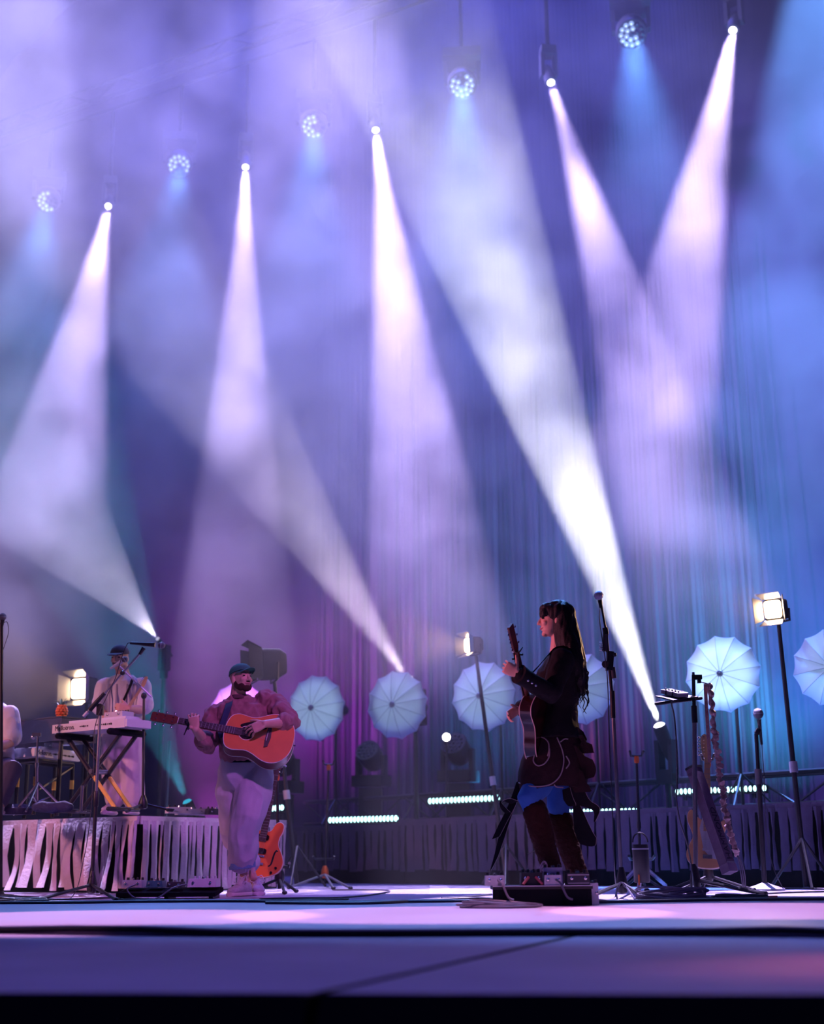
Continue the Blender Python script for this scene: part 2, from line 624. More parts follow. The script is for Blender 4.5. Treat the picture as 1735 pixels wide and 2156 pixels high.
def fringe(root, a, b, z0, z1, step, m, seed, band=0.07, gap=0.12, wav=0.03, flare=0.0):
    """skirt: a plain top band and torn strips hanging from it along a to b"""
    r = random.Random(seed)
    d = (b - a).normalized()
    nn = Vector((d.y, -d.x, 0))
    L = (b - a).length
    mb = MB()
    k = max(6, int(L / 0.12))
    rg = []
    for i in range(k + 1):
        q = a + d * (L * i / k)
        o = 0.006 * math.sin(i * 1.9 + seed)
        rg.append([q + UP * z1 + nn * 0.0, q + UP * z1 + nn * 0.022, q + UP * (z1 - band) + nn * (0.024 + o), q + UP * (z1 - band) + nn * 0.004])
    part(root, 'skirt_band', mb.rings(rg), m)
    s = 0.0
    while s < L - 0.02:
        w = min(step * r.uniform(0.55, 1.5), L - s)
        x0, x1 = s + gap * step * r.uniform(0.1, 0.9), s + w
        zt = z1 - band + 0.03
        zb = z0 + r.uniform(0.0, 0.035)
        rows = 8
        rg = []
        ph, am = r.uniform(0, 6.3), r.uniform(0.3, 1.0) * wav
        pin0, pin1 = r.uniform(0, 0.35), r.uniform(0, 0.35)
        cur = r.uniform(0.006, 0.02)
        for i in range(rows + 1):
            t = i / rows
            z = zt + (zb - zt) * t
            k0 = x0 + step * pin0 * math.sin(math.pi * min(1, t * r.uniform(0.9, 1.1))) * 0.6 + 0.05 * step * r.uniform(-1, 1)
            k1 = x1 - step * pin1 * math.sin(math.pi * t) * 0.6 + 0.05 * step * r.uniform(-1, 1)
            if k1 - k0 < 0.25 * w:
                k1 = k0 + 0.25 * w
            off = 0.026 + am * t * math.sin(ph + 3.5 * t) + flare * t
            mid = (k0 + k1) / 2
            q0, qm, q1 = a + d * k0, a + d * mid, a + d * k1
            rg.append([q0 + nn * off + UP * z, qm + nn * (off + cur) + UP * z, q1 + nn * off + UP * z,
                       q1 + nn * (off - 0.004) + UP * z, qm + nn * (off + cur - 0.004) + UP * z, q0 + nn * (off - 0.004) + UP * z])
        part(root, 'skirt_strip', MB().rings(rg), m)
        s += w


C1 = PZ(287, 1881, 0)
RZ = 0.61
CZ = P(287, 1718, C1.y).z
RZ = CZ
riser = thing('stage_riser', 'raised keyboard platform with a torn pale mauve fringe skirt', 'platform', C1)
a, b, c = C1, C1 - U_DIR * 4.6, C1 + V_DIR * 1.95
cc = C1 - U_DIR * 2.3 + V_DIR * 0.975
Rr = Matrix((U_DIR, V_DIR, UP)).transposed()
part(riser, 'deck', MB().box(cc + UP * (RZ - 0.02), (4.6, 1.95, 0.04), Rr), M['blackfab'], False)
part(riser, 'frame', MB().box(cc - UP * 0 + UP * (RZ / 2 - 0.02), (4.5, 1.85, RZ - 0.05), Rr), M['blackfab'], False)
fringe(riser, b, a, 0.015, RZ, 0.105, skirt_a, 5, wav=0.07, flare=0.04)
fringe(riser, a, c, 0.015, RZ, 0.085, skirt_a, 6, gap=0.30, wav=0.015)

RB = [P(612, 1800, back_y(612) * 0.97), P(1800, 1800, back_y(1800) * 0.97)]
RB = [Vector((p.x, p.y, 0)) for p in RB]
RBD = (RB[1] - RB[0]).normalized()
RBN = Vector((RBD.y, -RBD.x, 0))      # toward the audience


def rb_pt(px, back=0.0):
    """point on the rear riser's front line (or back metres behind it) under photo column px"""
    r = ray(px, 1800)
    o = RB[0] - RBN * back
    # intersect ground line with the vertical plane of the ray
    nx = Vector((r.y, -r.x, 0))
    t = -o.dot(nx) / RBD.dot(nx)
    q = o + RBD * t
    return Vector((q.x, q.y, 0))


RBZ1 = P(835, 1734, rb_pt(835).y).z
RBZ2 = P(1300, 1706, rb_pt(1300).y).z
q1, q2, q3 = rb_pt(612), rb_pt(845), rb_pt(1800)
riser2 = thing('stage_riser', 'low dark skirted rear platform behind the red electric guitar', 'platform', q1)
Rb = Matrix((RBD, -RBN, UP)).transposed()
part(riser2, 'deck', MB().box((q1 + q2) / 2 - RBN * 1.0 + UP * (RBZ1 - 0.02), ((q2 - q1).length, 2.0, 0.04), Rb), M['blackfab'], False)
part(riser2, 'frame', MB().box((q1 + q2) / 2 - RBN * 1.0 + UP * (RBZ1 / 2 - 0.02), ((q2 - q1).length - 0.04, 1.9, RBZ1 - 0.05), Rb), M['blackfab'], False)
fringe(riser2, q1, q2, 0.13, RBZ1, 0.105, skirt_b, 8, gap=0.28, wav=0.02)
riser3 = thing('stage_riser', 'long dark skirted rear platform behind the woman', 'platform', q2)
part(riser3, 'deck', MB().box((q2 + q3) / 2 - RBN * 1.0 + UP * (RBZ2 - 0.02), ((q3 - q2).length, 2.0, 0.04), Rb), M['blackfab'], False)
part(riser3, 'frame', MB().box((q2 + q3) / 2 - RBN * 1.0 + UP * (RBZ2 / 2 - 0.02), ((q3 - q2).length - 0.04, 1.9, RBZ2 - 0.05), Rb), M['blackfab'], False)
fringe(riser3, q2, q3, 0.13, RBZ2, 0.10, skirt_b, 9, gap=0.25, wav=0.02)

# ------------------------------------------------------------------ low lattice truss on the rear risers
tz = RBZ2
ta, tb = rb_pt(640, 1.2), rb_pt(1790, 1.2)
tr = thing('floor_truss', 'dark lattice truss lying along the rear platforms', 'truss', ta + UP * tz)
L = (tb - ta).length
for z in (0.04, 0.34):
    for o in (0.0, 0.3):
        part(tr, 'chord', MB().tube([ta - RBN * o + UP * (tz + z), tb - RBN * o + UP * (tz + z)], 0.025, 6), M['blackmetal'])
k = int(L / 0.5)
for i in range(k):
    s0, s1 = ta + RBD * (i * L / k), ta + RBD * ((i + 1) * L / k)
    z0, z1 = (0.04, 0.34) if i % 2 else (0.34, 0.04)
    part(tr, 'brace', MB().tube([s0 + UP * (tz + z0), s1 + UP * (tz + z1)], 0.012, 5), M['blackmetal'])

# ------------------------------------------------------------------ LED battens
led_m = emis('led_cell_glow', (0.50, 1.0, 1.0), 3.0)
bat_rows = [(565, 597, 1703, 1700, 5, 'short lit LED batten behind the man with the acoustic guitar'),
            (692, 838, 1727, 1723, 19, 'lit LED batten on the low rear platform'),
            (902, 1052, 1687, 1680, 19, 'lit LED batten left of the woman'),
            (1196, 1347, 1710, 1707, 19, 'lit LED batten behind the woman and the microphone stand'),
            (1422, 1614, 1667, 1659, 21, 'lit LED batten behind the ruffled strap')]
for (x0, x1, y0, y1, nc, lab) in bat_rows:
    back = 0.05 if y0 > 1690 else 1.1
    g0, g1 = rb_pt(x0, back), rb_pt(x1, back)
    a, b = P(x0, y0, g0.y), P(x1, y1, g1.y)
    if lab.startswith('short'):
        a, b = P(x0, y0, 15.2), P(x1, y1, 15.0)
    bt = thing('led_batten', lab, 'light bar', a, group='LED battens on the rear platforms')
    d = (b - a).normalized()
    R3 = Matrix((d, Vector((-d.y, d.x, 0)).normalized(), UP)).transposed()
    mid = (a + b) / 2
    zt = (RBZ2 if y0 < 1720 else RBZ1)
    part(bt, 'housing', MB().box(mid + Vector((0.0, 0.045, -0.01)), ((b - a).length + 0.03, 0.06, 0.075), R3), M['black'], False)
    for s in (0.12, 0.88):
        q = a.lerp(b, s) + Vector((0, 0.045, 0))
        zb = zt + (0.34 if back > 1 else 0.0)
        if lab.startswith('short'):
            zb = 0.0
        if q.z - zb < 0.09:
            zb = q.z - 0.09
        part(bt, 'bracket', MB().box(Vector((q.x, q.y, (q.z + zb) / 2 - 0.02)), (0.03, 0.03, max(0.05, q.z - zb - 0.04)), R3), M['blackmetal'], False)
    cell = mesh_of(MB().ell((0, 0, 0), (0.0225, 0.012, 0.032), n=10, k=6), 'led_cell', led_m)
    for i in range(nc):
        o = bpy.data.objects.new('led_cell', cell)
        COL.objects.link(o)
        o.parent = bt
        o.location = a.lerp(b, (i + 0.5) / nc) - a
        o.scale = ((b - a).length / nc / 0.058, 1, S(a.y) * 12 / 0.064)

# ------------------------------------------------------------------ shoot-through umbrellas
umb_m = translucent('umbrella_fabric', (0.80, 0.88, 0.94))
NR = 12
UR, UD = 1.0, 0.30       # unit radius, dome depth


def dome(t):
    return UD * (1 - t * t)


mbp = MB()
na, nt_ = 6, 8
for side in (0, 1):
    for i in range(nt_ + 1):
        t = 0.06 + 0.94 * i / nt_
        for j in range(na + 1):
            s = j / na
            ang = 2 * math.pi / NR * s
            rad = t * math.cos(math.pi / NR) / math.cos(ang - math.pi / NR)
            rad *= 1 - 0.035 * t * math.sin(math.pi * s)
            sag = -0.02 * math.sin(math.pi * s) * math.sin(math.pi * min(1, t))
            mbp.v.append(Vector((rad * math.cos(ang), rad * math.sin(ang), dome(t) + sag - side * 0.004)))
q = (nt_ + 1) * (na + 1)
for i in range(nt_):
    for j in range(na):
        k = i * (na + 1) + j
        mbp.f.append((k, k + 1, k + na + 2, k + na + 1))
        mbp.f.append((q + k + na + 1, q + k + na + 2, q + k + 1, q + k))
rim = [i * (na + 1) for i in range(nt_ + 1)] + [nt_ * (na + 1) + j for j in range(1, na + 1)] + [i * (na + 1) + na for i in range(nt_ - 1, -1, -1)] + [j for j in range(na - 1, 0, -1)]
for i in range(len(rim)):
    a, b = rim[i], rim[(i + 1) % len(rim)]
    mbp.f.append((a, b, q + b, q + a))
panel_me = mesh_of(mbp, 'panel', umb_m)
rib_me = mesh_of(MB().tube([Vector((t, 0, dome(t) + 0.006)) for t in (0.04, 0.2, 0.4, 0.6, 0.8, 0.98)], 0.006, 5), 'rib', mat('umbrella_rib', (0.30, 0.36, 0.45), 0.4, 0.4))
hub_me = mesh_of(MB().lathe([(0.085, dome(0) - 0.04), (0.085, dome(0) + 0.03), (0.065, dome(0) + 0.05), (0.04, dome(0) + 0.03), (0.03, dome(0) + 0.06), (0.0, dome(0) + 0.065)], (0, 0, 0)), 'hub', mat('umbrella_hub', (0.4, 0.45, 0.5), 0.35, 0.5))
shaft_me = mesh_of(MB().tube([(0, 0, dome(0)), (0, 0, -1.3)], 0.012, 6), 'shaft', M['steel'])
UMB = [(500, 1508, 72, 'white umbrella half hidden behind the man with the green cap'),
       (666, 1491, 69, 'white umbrella just right of the man with the acoustic guitar'),
       (836, 1484, 71, 'white umbrella in the middle with the wide beam rising behind it'),
       (1018, 1466, 73, 'white umbrella left of the woman, a stand crossing it'),
       (1222, 1450, 75, 'white umbrella behind the long hair of the woman'),
       (1522, 1419, 80, 'large white umbrella above the ruffled strap'),
       (1752, 1406, 81, 'white umbrella cut off by the right edge of the picture')]
for (ux, uy, ur, lab) in UMB:
    y = back_y(ux) + 0.35
    c = P(ux, uy, y)
    rad = ur * S(y, uy) * 1.02
    ax = Vector((-0.46, -0.88, -0.05)).normalized()
    R3 = frame(Vector((0.88, -0.46, 0)), z=ax).to_3x3()
    R3 = R3 @ Matrix.Rotation(0.13, 3, 'Z')
    um = thing('photo_umbrella', lab, 'umbrella', c, R3, 'white photo umbrellas along the back')
    um.scale = (rad, rad, rad)
    for i in range(NR):
        for nm, me in (('panel', panel_me), ('rib', rib_me)):
            o = bpy.data.objects.new(nm, me)
            COL.objects.link(o)
            o.parent = um
            o.rotation_euler = (0, 0, 2 * math.pi * i / NR)
    for nm, me in (('hub', hub_me), ('shaft', shaft_me)):
        o = bpy.data.objects.new(nm, me)
        COL.objects.link(o)
        o.parent = um
    # stand and flash head behind the fabric
    hd = c - ax * rad * 1.15
    st = thing('light_stand', 'flash stand behind the ' + ' '.join(lab.split()[:11]), 'stand', Vector((hd.x, hd.y, RBZ2)), group='umbrella stands')
    part(st, 'pole', MB().tube([Vector((hd.x, hd.y, RBZ2)), hd + Vector((0, 0, -0.03))], 0.016, 6), M['blackmetal'])
    part(st, 'flash_head', MB().lathe([(0.07, -0.02), (0.07, -0.22), (0.045, -0.24), (0.045, -0.02)], hd, -ax * -1, 10), M['black'])
    for k in range(3):
        t = 2 * math.pi * k / 3
        part(st, 'leg', MB().tube([Vector((hd.x, hd.y, RBZ2 + 0.35)), Vector((hd.x + 0.33 * math.cos(t), hd.y + 0.33 * math.sin(t), RBZ2 + 0.012))], 0.011, 5), M['blackmetal'])
    spot('flash_lamp', hd + ax * 0.10, c + ax, 84, UMB_POWER * rad * rad, (0.66, 0.84, 1.0), 0.3, 0.08)

# ------------------------------------------------------------------ stage haze
hz = MB().box((0, 18.4, 6.9), (44, 15.0, 13.8))
hm = bpy.data.materials.new('stage_haze')
hm.use_nodes = True
nt = hm.node_tree
nt.nodes.clear()
out = nt.nodes.new('ShaderNodeOutputMaterial')
vs = nt.nodes.new('ShaderNodeVolumeScatter')
vs.inputs['Density'].default_value = 0.03
vs.inputs['Anisotropy'].default_value = 0.3
vs.inputs['Color'].default_value = (1, 1, 1, 1)
nt.links.new(vs.outputs[0], out.inputs['Volume'])
if HAZE_NOISE:
    geo = nt.nodes.new('ShaderNodeNewGeometry')
    no = nt.nodes.new('ShaderNodeTexNoise')
    no.inputs['Scale'].default_value = 0.8
    no.inputs['Detail'].default_value = 2
    no.inputs['Roughness'].default_value = 0.6
    no.inputs['Distortion'].default_value = 0.4
    nt.links.new(geo.outputs['Position'], no.inputs['Vector'])
    mr = nt.nodes.new('ShaderNodeMapRange')
    for i, v in enumerate((0.39, 0.65, 0.011, 0.105)):
        mr.inputs[1 + i].default_value = v
    nt.links.new(no.outputs[0], mr.inputs[0])
    sx = nt.nodes.new('ShaderNodeSeparateXYZ')
    nt.links.new(geo.outputs['Position'], sx.inputs[0])
    hg = nt.nodes.new('ShaderNodeMapRange')
    for i, v in enumerate((5.0, 12.0, 1.0, 0.6)):
        hg.inputs[1 + i].default_value = v
    nt.links.new(sx.outputs[2], hg.inputs[0])
    lg = nt.nodes.new('ShaderNodeMapRange')
    for i, v in enumerate((1.4, 4.4, 0.12, 1.0)):
        lg.inputs[1 + i].default_value = v
    nt.links.new(sx.outputs[2], lg.inputs[0])
    m2 = nt.nodes.new('ShaderNodeMath')
    m2.operation = 'MULTIPLY'
    nt.links.new(hg.outputs[0], m2.inputs[0])
    nt.links.new(lg.outputs[0], m2.inputs[1])
    ml = nt.nodes.new('ShaderNodeMath')
    ml.operation = 'MULTIPLY'
    nt.links.new(mr.outputs[0], ml.inputs[0])
    nt.links.new(m2.outputs[0], ml.inputs[1])
    nt.links.new(ml.outputs[0], vs.inputs['Density'])
    cy.volume_step_rate = 1.0
tag(part(None, 'haze', hz, hm, smooth=False), 'drifting stage haze lit by the beams', 'haze', kind='stuff')

# ------------------------------------------------------------------ lighting truss and fixtures overhead
ha, hb = truss_pt(-250, 500), truss_pt(1950, -130)
zt = truss_pt(800, 240).z + 1.7
ta, tb = truss_pt(-150, 480), truss_pt(1900, -110)
ta.z = tb.z = zt
tru = thing('lighting_truss', 'dark overhead truss carrying the beam lights', 'truss', ta)
td = (tb - ta).normalized()
tn = Vector((-td.y, td.x, 0))
L = (tb - ta).length
for o in (-0.15, 0.15):
    for z in (0, 0.3):
        part(tru, 'chord', MB().tube([ta + tn * o + UP * z, tb + tn * o + UP * z], 0.025, 6), M['blackmetal'])
for i in range(30):
    s0, s1 = ta + td * (L * i / 30), ta + td * (L * (i + 1) / 30)
    z0, z1 = (0, 0.3) if i % 2 else (0.3, 0)
    part(tru, 'brace', MB().tube([s0 - tn * 0.15 + UP * z0, s1 - tn * 0.15 + UP * z1], 0.012, 5), M['blackmetal'])

lens_white = emis('beam_lens', (0.93, 0.86, 1.0), LENS_GLOW)
cell_on = emis('wash_cell_lit', (0.36, 0.54, 1.0), 0.9)
cell_core = emis('wash_cell_core', (0.7, 0.9, 1.0), 2.2)
cell_off = mat('wash_cell_dark', (0.05, 0.06, 0.12), 0.2)


head_m = mat('grey_housing', (0.09, 0.09, 0.13), 0.6)


def moving_head(root, c, d, R, length, hang=None, zt=None, head_m=head_m):
    """base, yoke and barrel of a moving head whose front glass is centred on c and looks along d"""
    d = d.normalized()
    side = d.cross(UP)
    side = side.normalized() if side.length > 0.05 else Vector((1, 0, 0))
    part(root, 'barrel', MB().lathe([(R * 1.05, -0.005), (R * 1.12, -0.03), (R * 1.12, -length * 0.45), (R * 0.95, -length * 0.8), (R * 0.6, -length), (0, -length)], c, d, 18), head_m)
    piv = c - d * length * 0.5
    up = UP if hang else -UP
    for s in (-1, 1):
        q = piv + side * s * R * 1.25
        part(root, 'yoke_arm', MB().box(q + up * length * 0.35, (0.05, 0.12, length * 0.85), Matrix((side, side.cross(UP).normalized() * -1, UP)).transposed()), head_m, False)
    b = piv + up * length * 0.85
    part(root, 'base', MB().box(b, (R * 2.9, R * 2.2, 0.14), Matrix((side, side.cross(UP).normalized() * -1, UP)).transposed()), head_m, False)
    if hang and zt:
        part(root, 'clamp', MB().tube([b, Vector((b.x, b.y, zt))], 0.03, 6), M['blackmetal'])


for (px, py, tx, ty, Y, sz, pw, lab) in BEAMS:
    a, b = truss_pt(px, py), P(tx, ty, Y)
    d = (b - a).normalized()
    f = thing('beam_light', lab, 'spotlight', a, group='white beam lights on the truss')
    moving_head(f, a, d, 0.072, 0.42, True, zt)
    part(f, 'lens', MB().lathe([(0.052, 0.0), (0.04, 0.010), (0.0, 0.016)], a, d, 16), lens_white)
    spot('beam_lamp', a + d * 0.04, b, sz, pw, BEAM_COL, 0.12, 0.062)

for (px, py, r0, r1, lab) in WASHES:
    a = truss_pt(px, py)
    t = P(px - 30, 1500, 14)
    d = (Vector((a.x * 0.50, a.y * 0.42, 0.0)) - a).normalized()
    f = thing('wash_light', lab, 'spotlight', a, group='blue LED wash lights on the truss')
    moving_head(f, a, d, 0.185, 0.42, True, zt)
    Mx = frame(d.cross(UP), z=d, loc=a)
    upv = Mx.to_3x3().inverted() @ UP
    cells = [(0, 0)] + [(0.072 * math.cos(k * math.pi / 3 + 0.3), 0.072 * math.sin(k * math.pi / 3 + 0.3)) for k in range(6)] + [(0.140 * math.cos(k * math.pi / 6), 0.140 * math.sin(k * math.pi / 6)) for k in range(12)]
    Rm = Mx.to_3x3()
    # screen angle of each cell, as seen from the camera
    for (x, y) in cells:
        w = Mx @ Vector((x, y, 0.005))
        sx, sz_ = (w - a).x, (w - a).z
        ang = math.degrees(math.atan2(sz_, sx)) % 360
        lit = not ((r0 <= ang <= r1) if r0 < r1 else (ang >= r0 or ang <= r1)) and (x or y)
        c = part(f, 'led_cell', MB().lathe([(0.036, 0.0), (0.036, 0.008), (0.024, 0.020), (0.0, 0.024)], w, d, 6), cell_on if lit else cell_off)
        if lit:
            part(c, 'led', MB().ell(w + d * 0.028, (0.010, 0.010, 0.010), n=6, k=4), cell_core)
    spot('wash_lamp', a + d * 0.05, a + d, 13, WASH_POWER, (0.12, 0.34, 1.0), 0.5, 0.14)

# floor beam lights among the umbrellas, shining up and out
for (px, py, y, tx, ty, ty_y, sz, pw, col, R, off, lab) in UPBEAMS:
    a, b = P(px, py, y), P(tx, ty, ty_y)
    d = (b - a).normalized()
    bz = RBZ2 if off is None else off
    f = thing('floor_beam_light', lab, 'spotlight', Vector((a.x, a.y, bz)))
    moving_head(f, a, d, R, 0.40, False, None, M['blackfab'])
    part(f, 'lens', MB().lathe([(R * 0.95, 0.0), (R * 0.7, 0.014), (0.0, 0.022)], a, d, 16), lens_white if off is None else emis('small_lens', col, 0.6))
    if a.z - 0.6 > bz:
        part(f, 'post', MB().tube([a - d * 0.2 - UP * 0.3, Vector((a.x - d.x * 0.2, a.y - d.y * 0.2, bz))], 0.03, 8), M['blackmetal'])
    spot('floor_beam_lamp', a + d * 0.04, b, sz, pw, col, 0.15, R * 0.55)

# dark moving heads standing on the rear platform
for (px, py, y, lab) in [(780, 1592, rb_pt(780, 1.35).y, 'unlit moving head light with small LED cells below the middle umbrella'),
                         (962, 1578, rb_pt(962, 1.35).y, 'dark moving head light left of the woman'),
                         (592, 1600, 16.5, 'dark moving head light behind the red electric guitar')]:
    c = P(px, py, y)
    f = thing('moving_head_light', lab, 'spotlight', Vector((c.x, c.y, RBZ2 + 0.34)), group='unlit moving heads')
    d = Vector((-0.35, -0.8, 0.55)).normalized()
    a = c + d * 0.14
    moving_head(f, a, d, 0.15, 0.36, False, None, M['black'])
    Mx = frame(d.cross(UP), z=d, loc=a)
    for i in range(19):
        rr = 0 if i == 0 else (0.055 if i < 7 else 0.11)
        t = i * math.pi / 3 if i < 7 else i * math.pi / 6
        part(f, 'led_cell', MB().lathe([(0.02, 0), (0.012, 0.012), (0, 0.014)], Mx @ Vector((rr * math.cos(t), rr * math.sin(t), 0)), d, 6), M['dark'])
    q = c - UP * 0.42
    part(f, 'pedestal', MB().box(Vector((q.x, q.y, (q.z + RBZ2) / 2)), (0.3, 0.3, max(0.1, q.z - RBZ2))), M['black'], False)

# the two small bright floor lamps
for (px, py, y, r, lab) in [(940, 1552, rb_pt(940, 1.0).y, 8.5, 'small round bright lamp above the dark moving head')]:
    c = P(px, py, y)
    f = thing('pin_lamp', lab, 'lamp', Vector((c.x, c.y, RBZ2 + 0.3)))
    rr = r * S(y)
    part(f, 'housing', MB().lathe([(rr * 1.1, 0.0), (rr * 1.15, -0.12), (rr * 0.7, -0.16), (0, -0.16)], c + Vector((0, 0.01, 0)), (0, -1, 0), 14), M['black'])
    part(f, 'lens', MB().ell(c, (rr, 0.02, rr)), emis('pin_lens', (1, 0.92, 0.85), 9.0))
    part(f, 'post', MB().tube([c + Vector((0, 0.08, -rr)), Vector((c.x, c.y + 0.08, RBZ2 + 0.3))], 0.014, 6), M['blackmetal'])

# ------------------------------------------------------------------ tungsten lamps with barn doors
warm = emis('tungsten_glow', (1.0, 0.66, 0.38), 20.0)


def barn_lamp(c, d, size, lab, base_z, power, stand_xy=None, lit=True, stand_lab=None, tilt=0.0):
    """a box lamp with four barn doors, front opening centred on c, looking along d"""
    d = Vector(d).normalized()
    Mx = frame(d.cross(UP), z=d, loc=c)
    f = thing('tungsten_lamp', lab, 'lamp', c)
    h = size / 2
    body = MB()
    for r0, z0 in (((h, 0.0)), (h * 1.05, -size * 0.25), (h * 0.95, -size * 0.55), (h * 0.6, -size * 0.7)):
        pass
    secs = [(Mx @ Vector((0, 0, z)), Mx.to_3x3() @ Vector((r, 0, 0)), Mx.to_3x3() @ Vector((0, r, 0))) for r, z in ((h, 0.0), (h * 1.04, -size * 0.1), (h, -size * 0.6), (h * 0.7, -size * 0.85), (h * 0.3, -size * 0.9))]
    body.loft(secs, 20, 6.0)
    part(f, 'housing', body, M['blackfab'])
    for k in range(4):
        A = Matrix.Rotation(k * math.pi / 2, 4, 'Z')
        w0, w1, ln = h * 0.95, h * (1.25 if k % 2 else 1.15), size * 0.6
        flap = [Vector((-w0, h, 0.01)), Vector((w0, h, 0.01)), Vector((w1, h + ln * 0.42, ln * 0.9)), Vector((-w1, h + ln * 0.42, ln * 0.9))]
        vs = [Mx @ (A @ p) for p in flap] + [Mx @ (A @ (p + Vector((0, 0.006, -0.003)))) for p in flap]
        part(f, 'barn_door', MB().add(vs, [(0, 1, 2, 3), (7, 6, 5, 4), (0, 4, 5, 1), (1, 5, 6, 2), (2, 6, 7, 3), (3, 7, 4, 0)]), M['steel'] if lit else M['blackfab'], False)
    part(f, 'glass', MB().loft([(Mx @ Vector((0, 0, z)), Mx.to_3x3() @ Vector((h * 0.85, 0, 0)), Mx.to_3x3() @ Vector((0, h * 0.85, 0))) for z in (0.004, 0.012)], 20, 6.0), warm if lit else M['steel'])
    back = c - d * size * 0.5
    piv = back - UP * h * 1.2
    for s in (-1, 1):
        q = back + (Mx.to_3x3() @ Vector((1, 0, 0))) * s * h * 1.12
        part(f, 'yoke', MB().tube([q, q - UP * h * 1.15, piv], 0.012, 6), M['blackmetal'])
    if lit:
        spot('tungsten', c + d * 0.05, c + d * 3, 62, power, (1.0, 0.55, 0.28), 0.6, h * 0.4)
    s = thing('lamp_stand', stand_lab, 'stand', Vector((piv.x, piv.y, base_z)), group='stands of the tungsten lamps')
    bx, by = stand_xy if stand_xy else (piv.x, piv.y)
    bt = Vector((bx, by, base_z))
    part(s, 'pole', MB().tube([bt + UP * 0.02, bt.lerp(piv, 0.5), piv], [0.024, 0.022, 0.018], 8), M['blackmetal'])
    part(s, 'collar', MB().lathe([(0.034, 0), (0.034, 0.09)], bt.lerp(piv, 0.42), piv - bt, 10), M['lilac'] if stand_xy else M['black'])
    for k in range(3):
        t = 2 * math.pi * k / 3 + 0.4
        part(s, 'leg', MB().tube([bt + UP * 0.40, bt + Vector((0.30 * math.cos(t), 0.30 * math.sin(t), 0.014))], 0.013, 6), M['blackmetal'])
    return f


barn_lamp(P(168, 1450, 14.9), (-0.45, -0.89, -0.04), 0.26, 'glowing tungsten lamp with barn doors beside the keyboard player in the cap', 0.0, WARM_POWER, stand_lab='black stand of the glowing lamp near the keyboards')
barn_lamp(P(988, 1358, back_y(990) - 1.0), (-0.84, -0.54, -0.05), 0.17, 'glowing tungsten lamp above the umbrella left of the woman', 0.0, WARM_POWER,
          (P(1066, 1800, back_y(1000) - 1.15).x, back_y(1000) - 1.15), stand_lab='tall stand with a pale label left of the woman')
barn_lamp(P(1628, 1283, back_y(1620) - 0.9), (-0.62, -0.77, -0.12), 0.18, 'glowing tungsten lamp high above the right umbrellas', 0.0, WARM_POWER,
          (P(1692, 1800, back_y(1660) - 0.9).x, back_y(1660) - 0.9), stand_lab='tall dark stand at the right edge of the stage')
barn_lamp(P(548, 1399, 13.6), (-0.93, -0.3, -0.05), 0.30, 'unlit black tungsten lamp with open barn doors behind the green cap', 0.0, 0,
          (P(626, 1800, 13.6).x, 13.6), lit=False, stand_lab='thick black stand right of the man with the acoustic guitar')

# thin pole in the teal haze
a = PZ(352, 1850, 0.0)
b = P(357, 1560, 15.5)
single('thin_pole', MB().tube([Vector((b.x - 0.02, 15.5, 0.0)), b], 0.018, 6).lathe([(0.16, 0), (0.16, 0.02), (0.03, 0.03)], (b.x - 0.02, 15.5, 0), UP, 12), M['steel'], 'thin bare pole standing in the teal haze', 'pole')

# ------------------------------------------------------------------ guitars (local frame: X tail to head, Y across, Z out of the face)
def outline_sym(half, sub=5):
    """closed outline from (x, half width) stations, tail to neck"""
    up = catmull([Vector((x, w, 0)) for x, w in half], sub)
    pts = [(p.x, max(p.y, 0.0)) for p in up]
    return pts + [(x, -y) for x, y in reversed(pts[1:-1])]


def pegs(root, x0, x1, w, z, n, sides, m):
    for s in sides:
        for i in range(n):
            x = x0 + (x1 - x0) * i / max(1, n - 1)
            p = MB().tube([(x, s * (w * 0.6), z - 0.012), (x, s * (w + 0.012), z - 0.012)], 0.003, 5)
            p.ell((x, s * (w + 0.020), z - 0.012), (0.009, 0.010, 0.005), n=8, k=5)
            p.tube([(x, s * w * 0.55, z - 0.004), (x, s * w * 0.55, z + 0.012)], 0.0045, 6)
            part(root, 'tuning_peg', p, m)


def neck_parts(root, x0, x1, z, fret_m, board_m, neck_m, w0=0.028, w1=0.0215, nf=16, dots=True):
    part(root, 'neck', MB().loft([(Vector((x, 0, z - 0.012)), Vector((0, w, 0)), Vector((0, 0, 0.016))) for x, w in ((x0, w0 - 0.002), (x1, w1 - 0.001))], 12), neck_m)
    part(root, 'fingerboard', MB().add([(x0 - 0.12, -w0 - 0.002, z), (x1, -w1, z), (x1, w1, z), (x0 - 0.12, w0 + 0.002, z), (x0 - 0.12, -w0 - 0.002, z + 0.007), (x1, -w1, z + 0.007), (x1, w1, z + 0.007), (x0 - 0.12, w0 + 0.002, z + 0.007)],
                                       [(3, 2, 1, 0), (4, 5, 6, 7), (0, 1, 5, 4), (1, 2, 6, 5), (2, 3, 7, 6), (3, 0, 4, 7)]), board_m, False)
    sc = (x1 - (x0 - 0.12)) / (1 - 2 ** (-20 / 12))
    for k in range(1, nf + 1):
        x = x1 - sc * (1 - 2 ** (-k / 12))
        t = (x - x0) / (x1 - x0)
        w = w0 + (w1 - w0) * max(-0.3, t)
        part(root, 'fret', MB().box((x, 0, z + 0.008), (0.0028, 2 * w, 0.002)), fret_m, False)


def strings(root, xb, xn, z0, z1, wb=0.027, wn=0.018, m=None):
    for i in range(6):
        a = -1 + 2 * i / 5
        part(root, 'string', MB().tube([(xb, a * wb, z0), (xn, a * wn, z1)], 0.0008, 4), m or M['steel'])


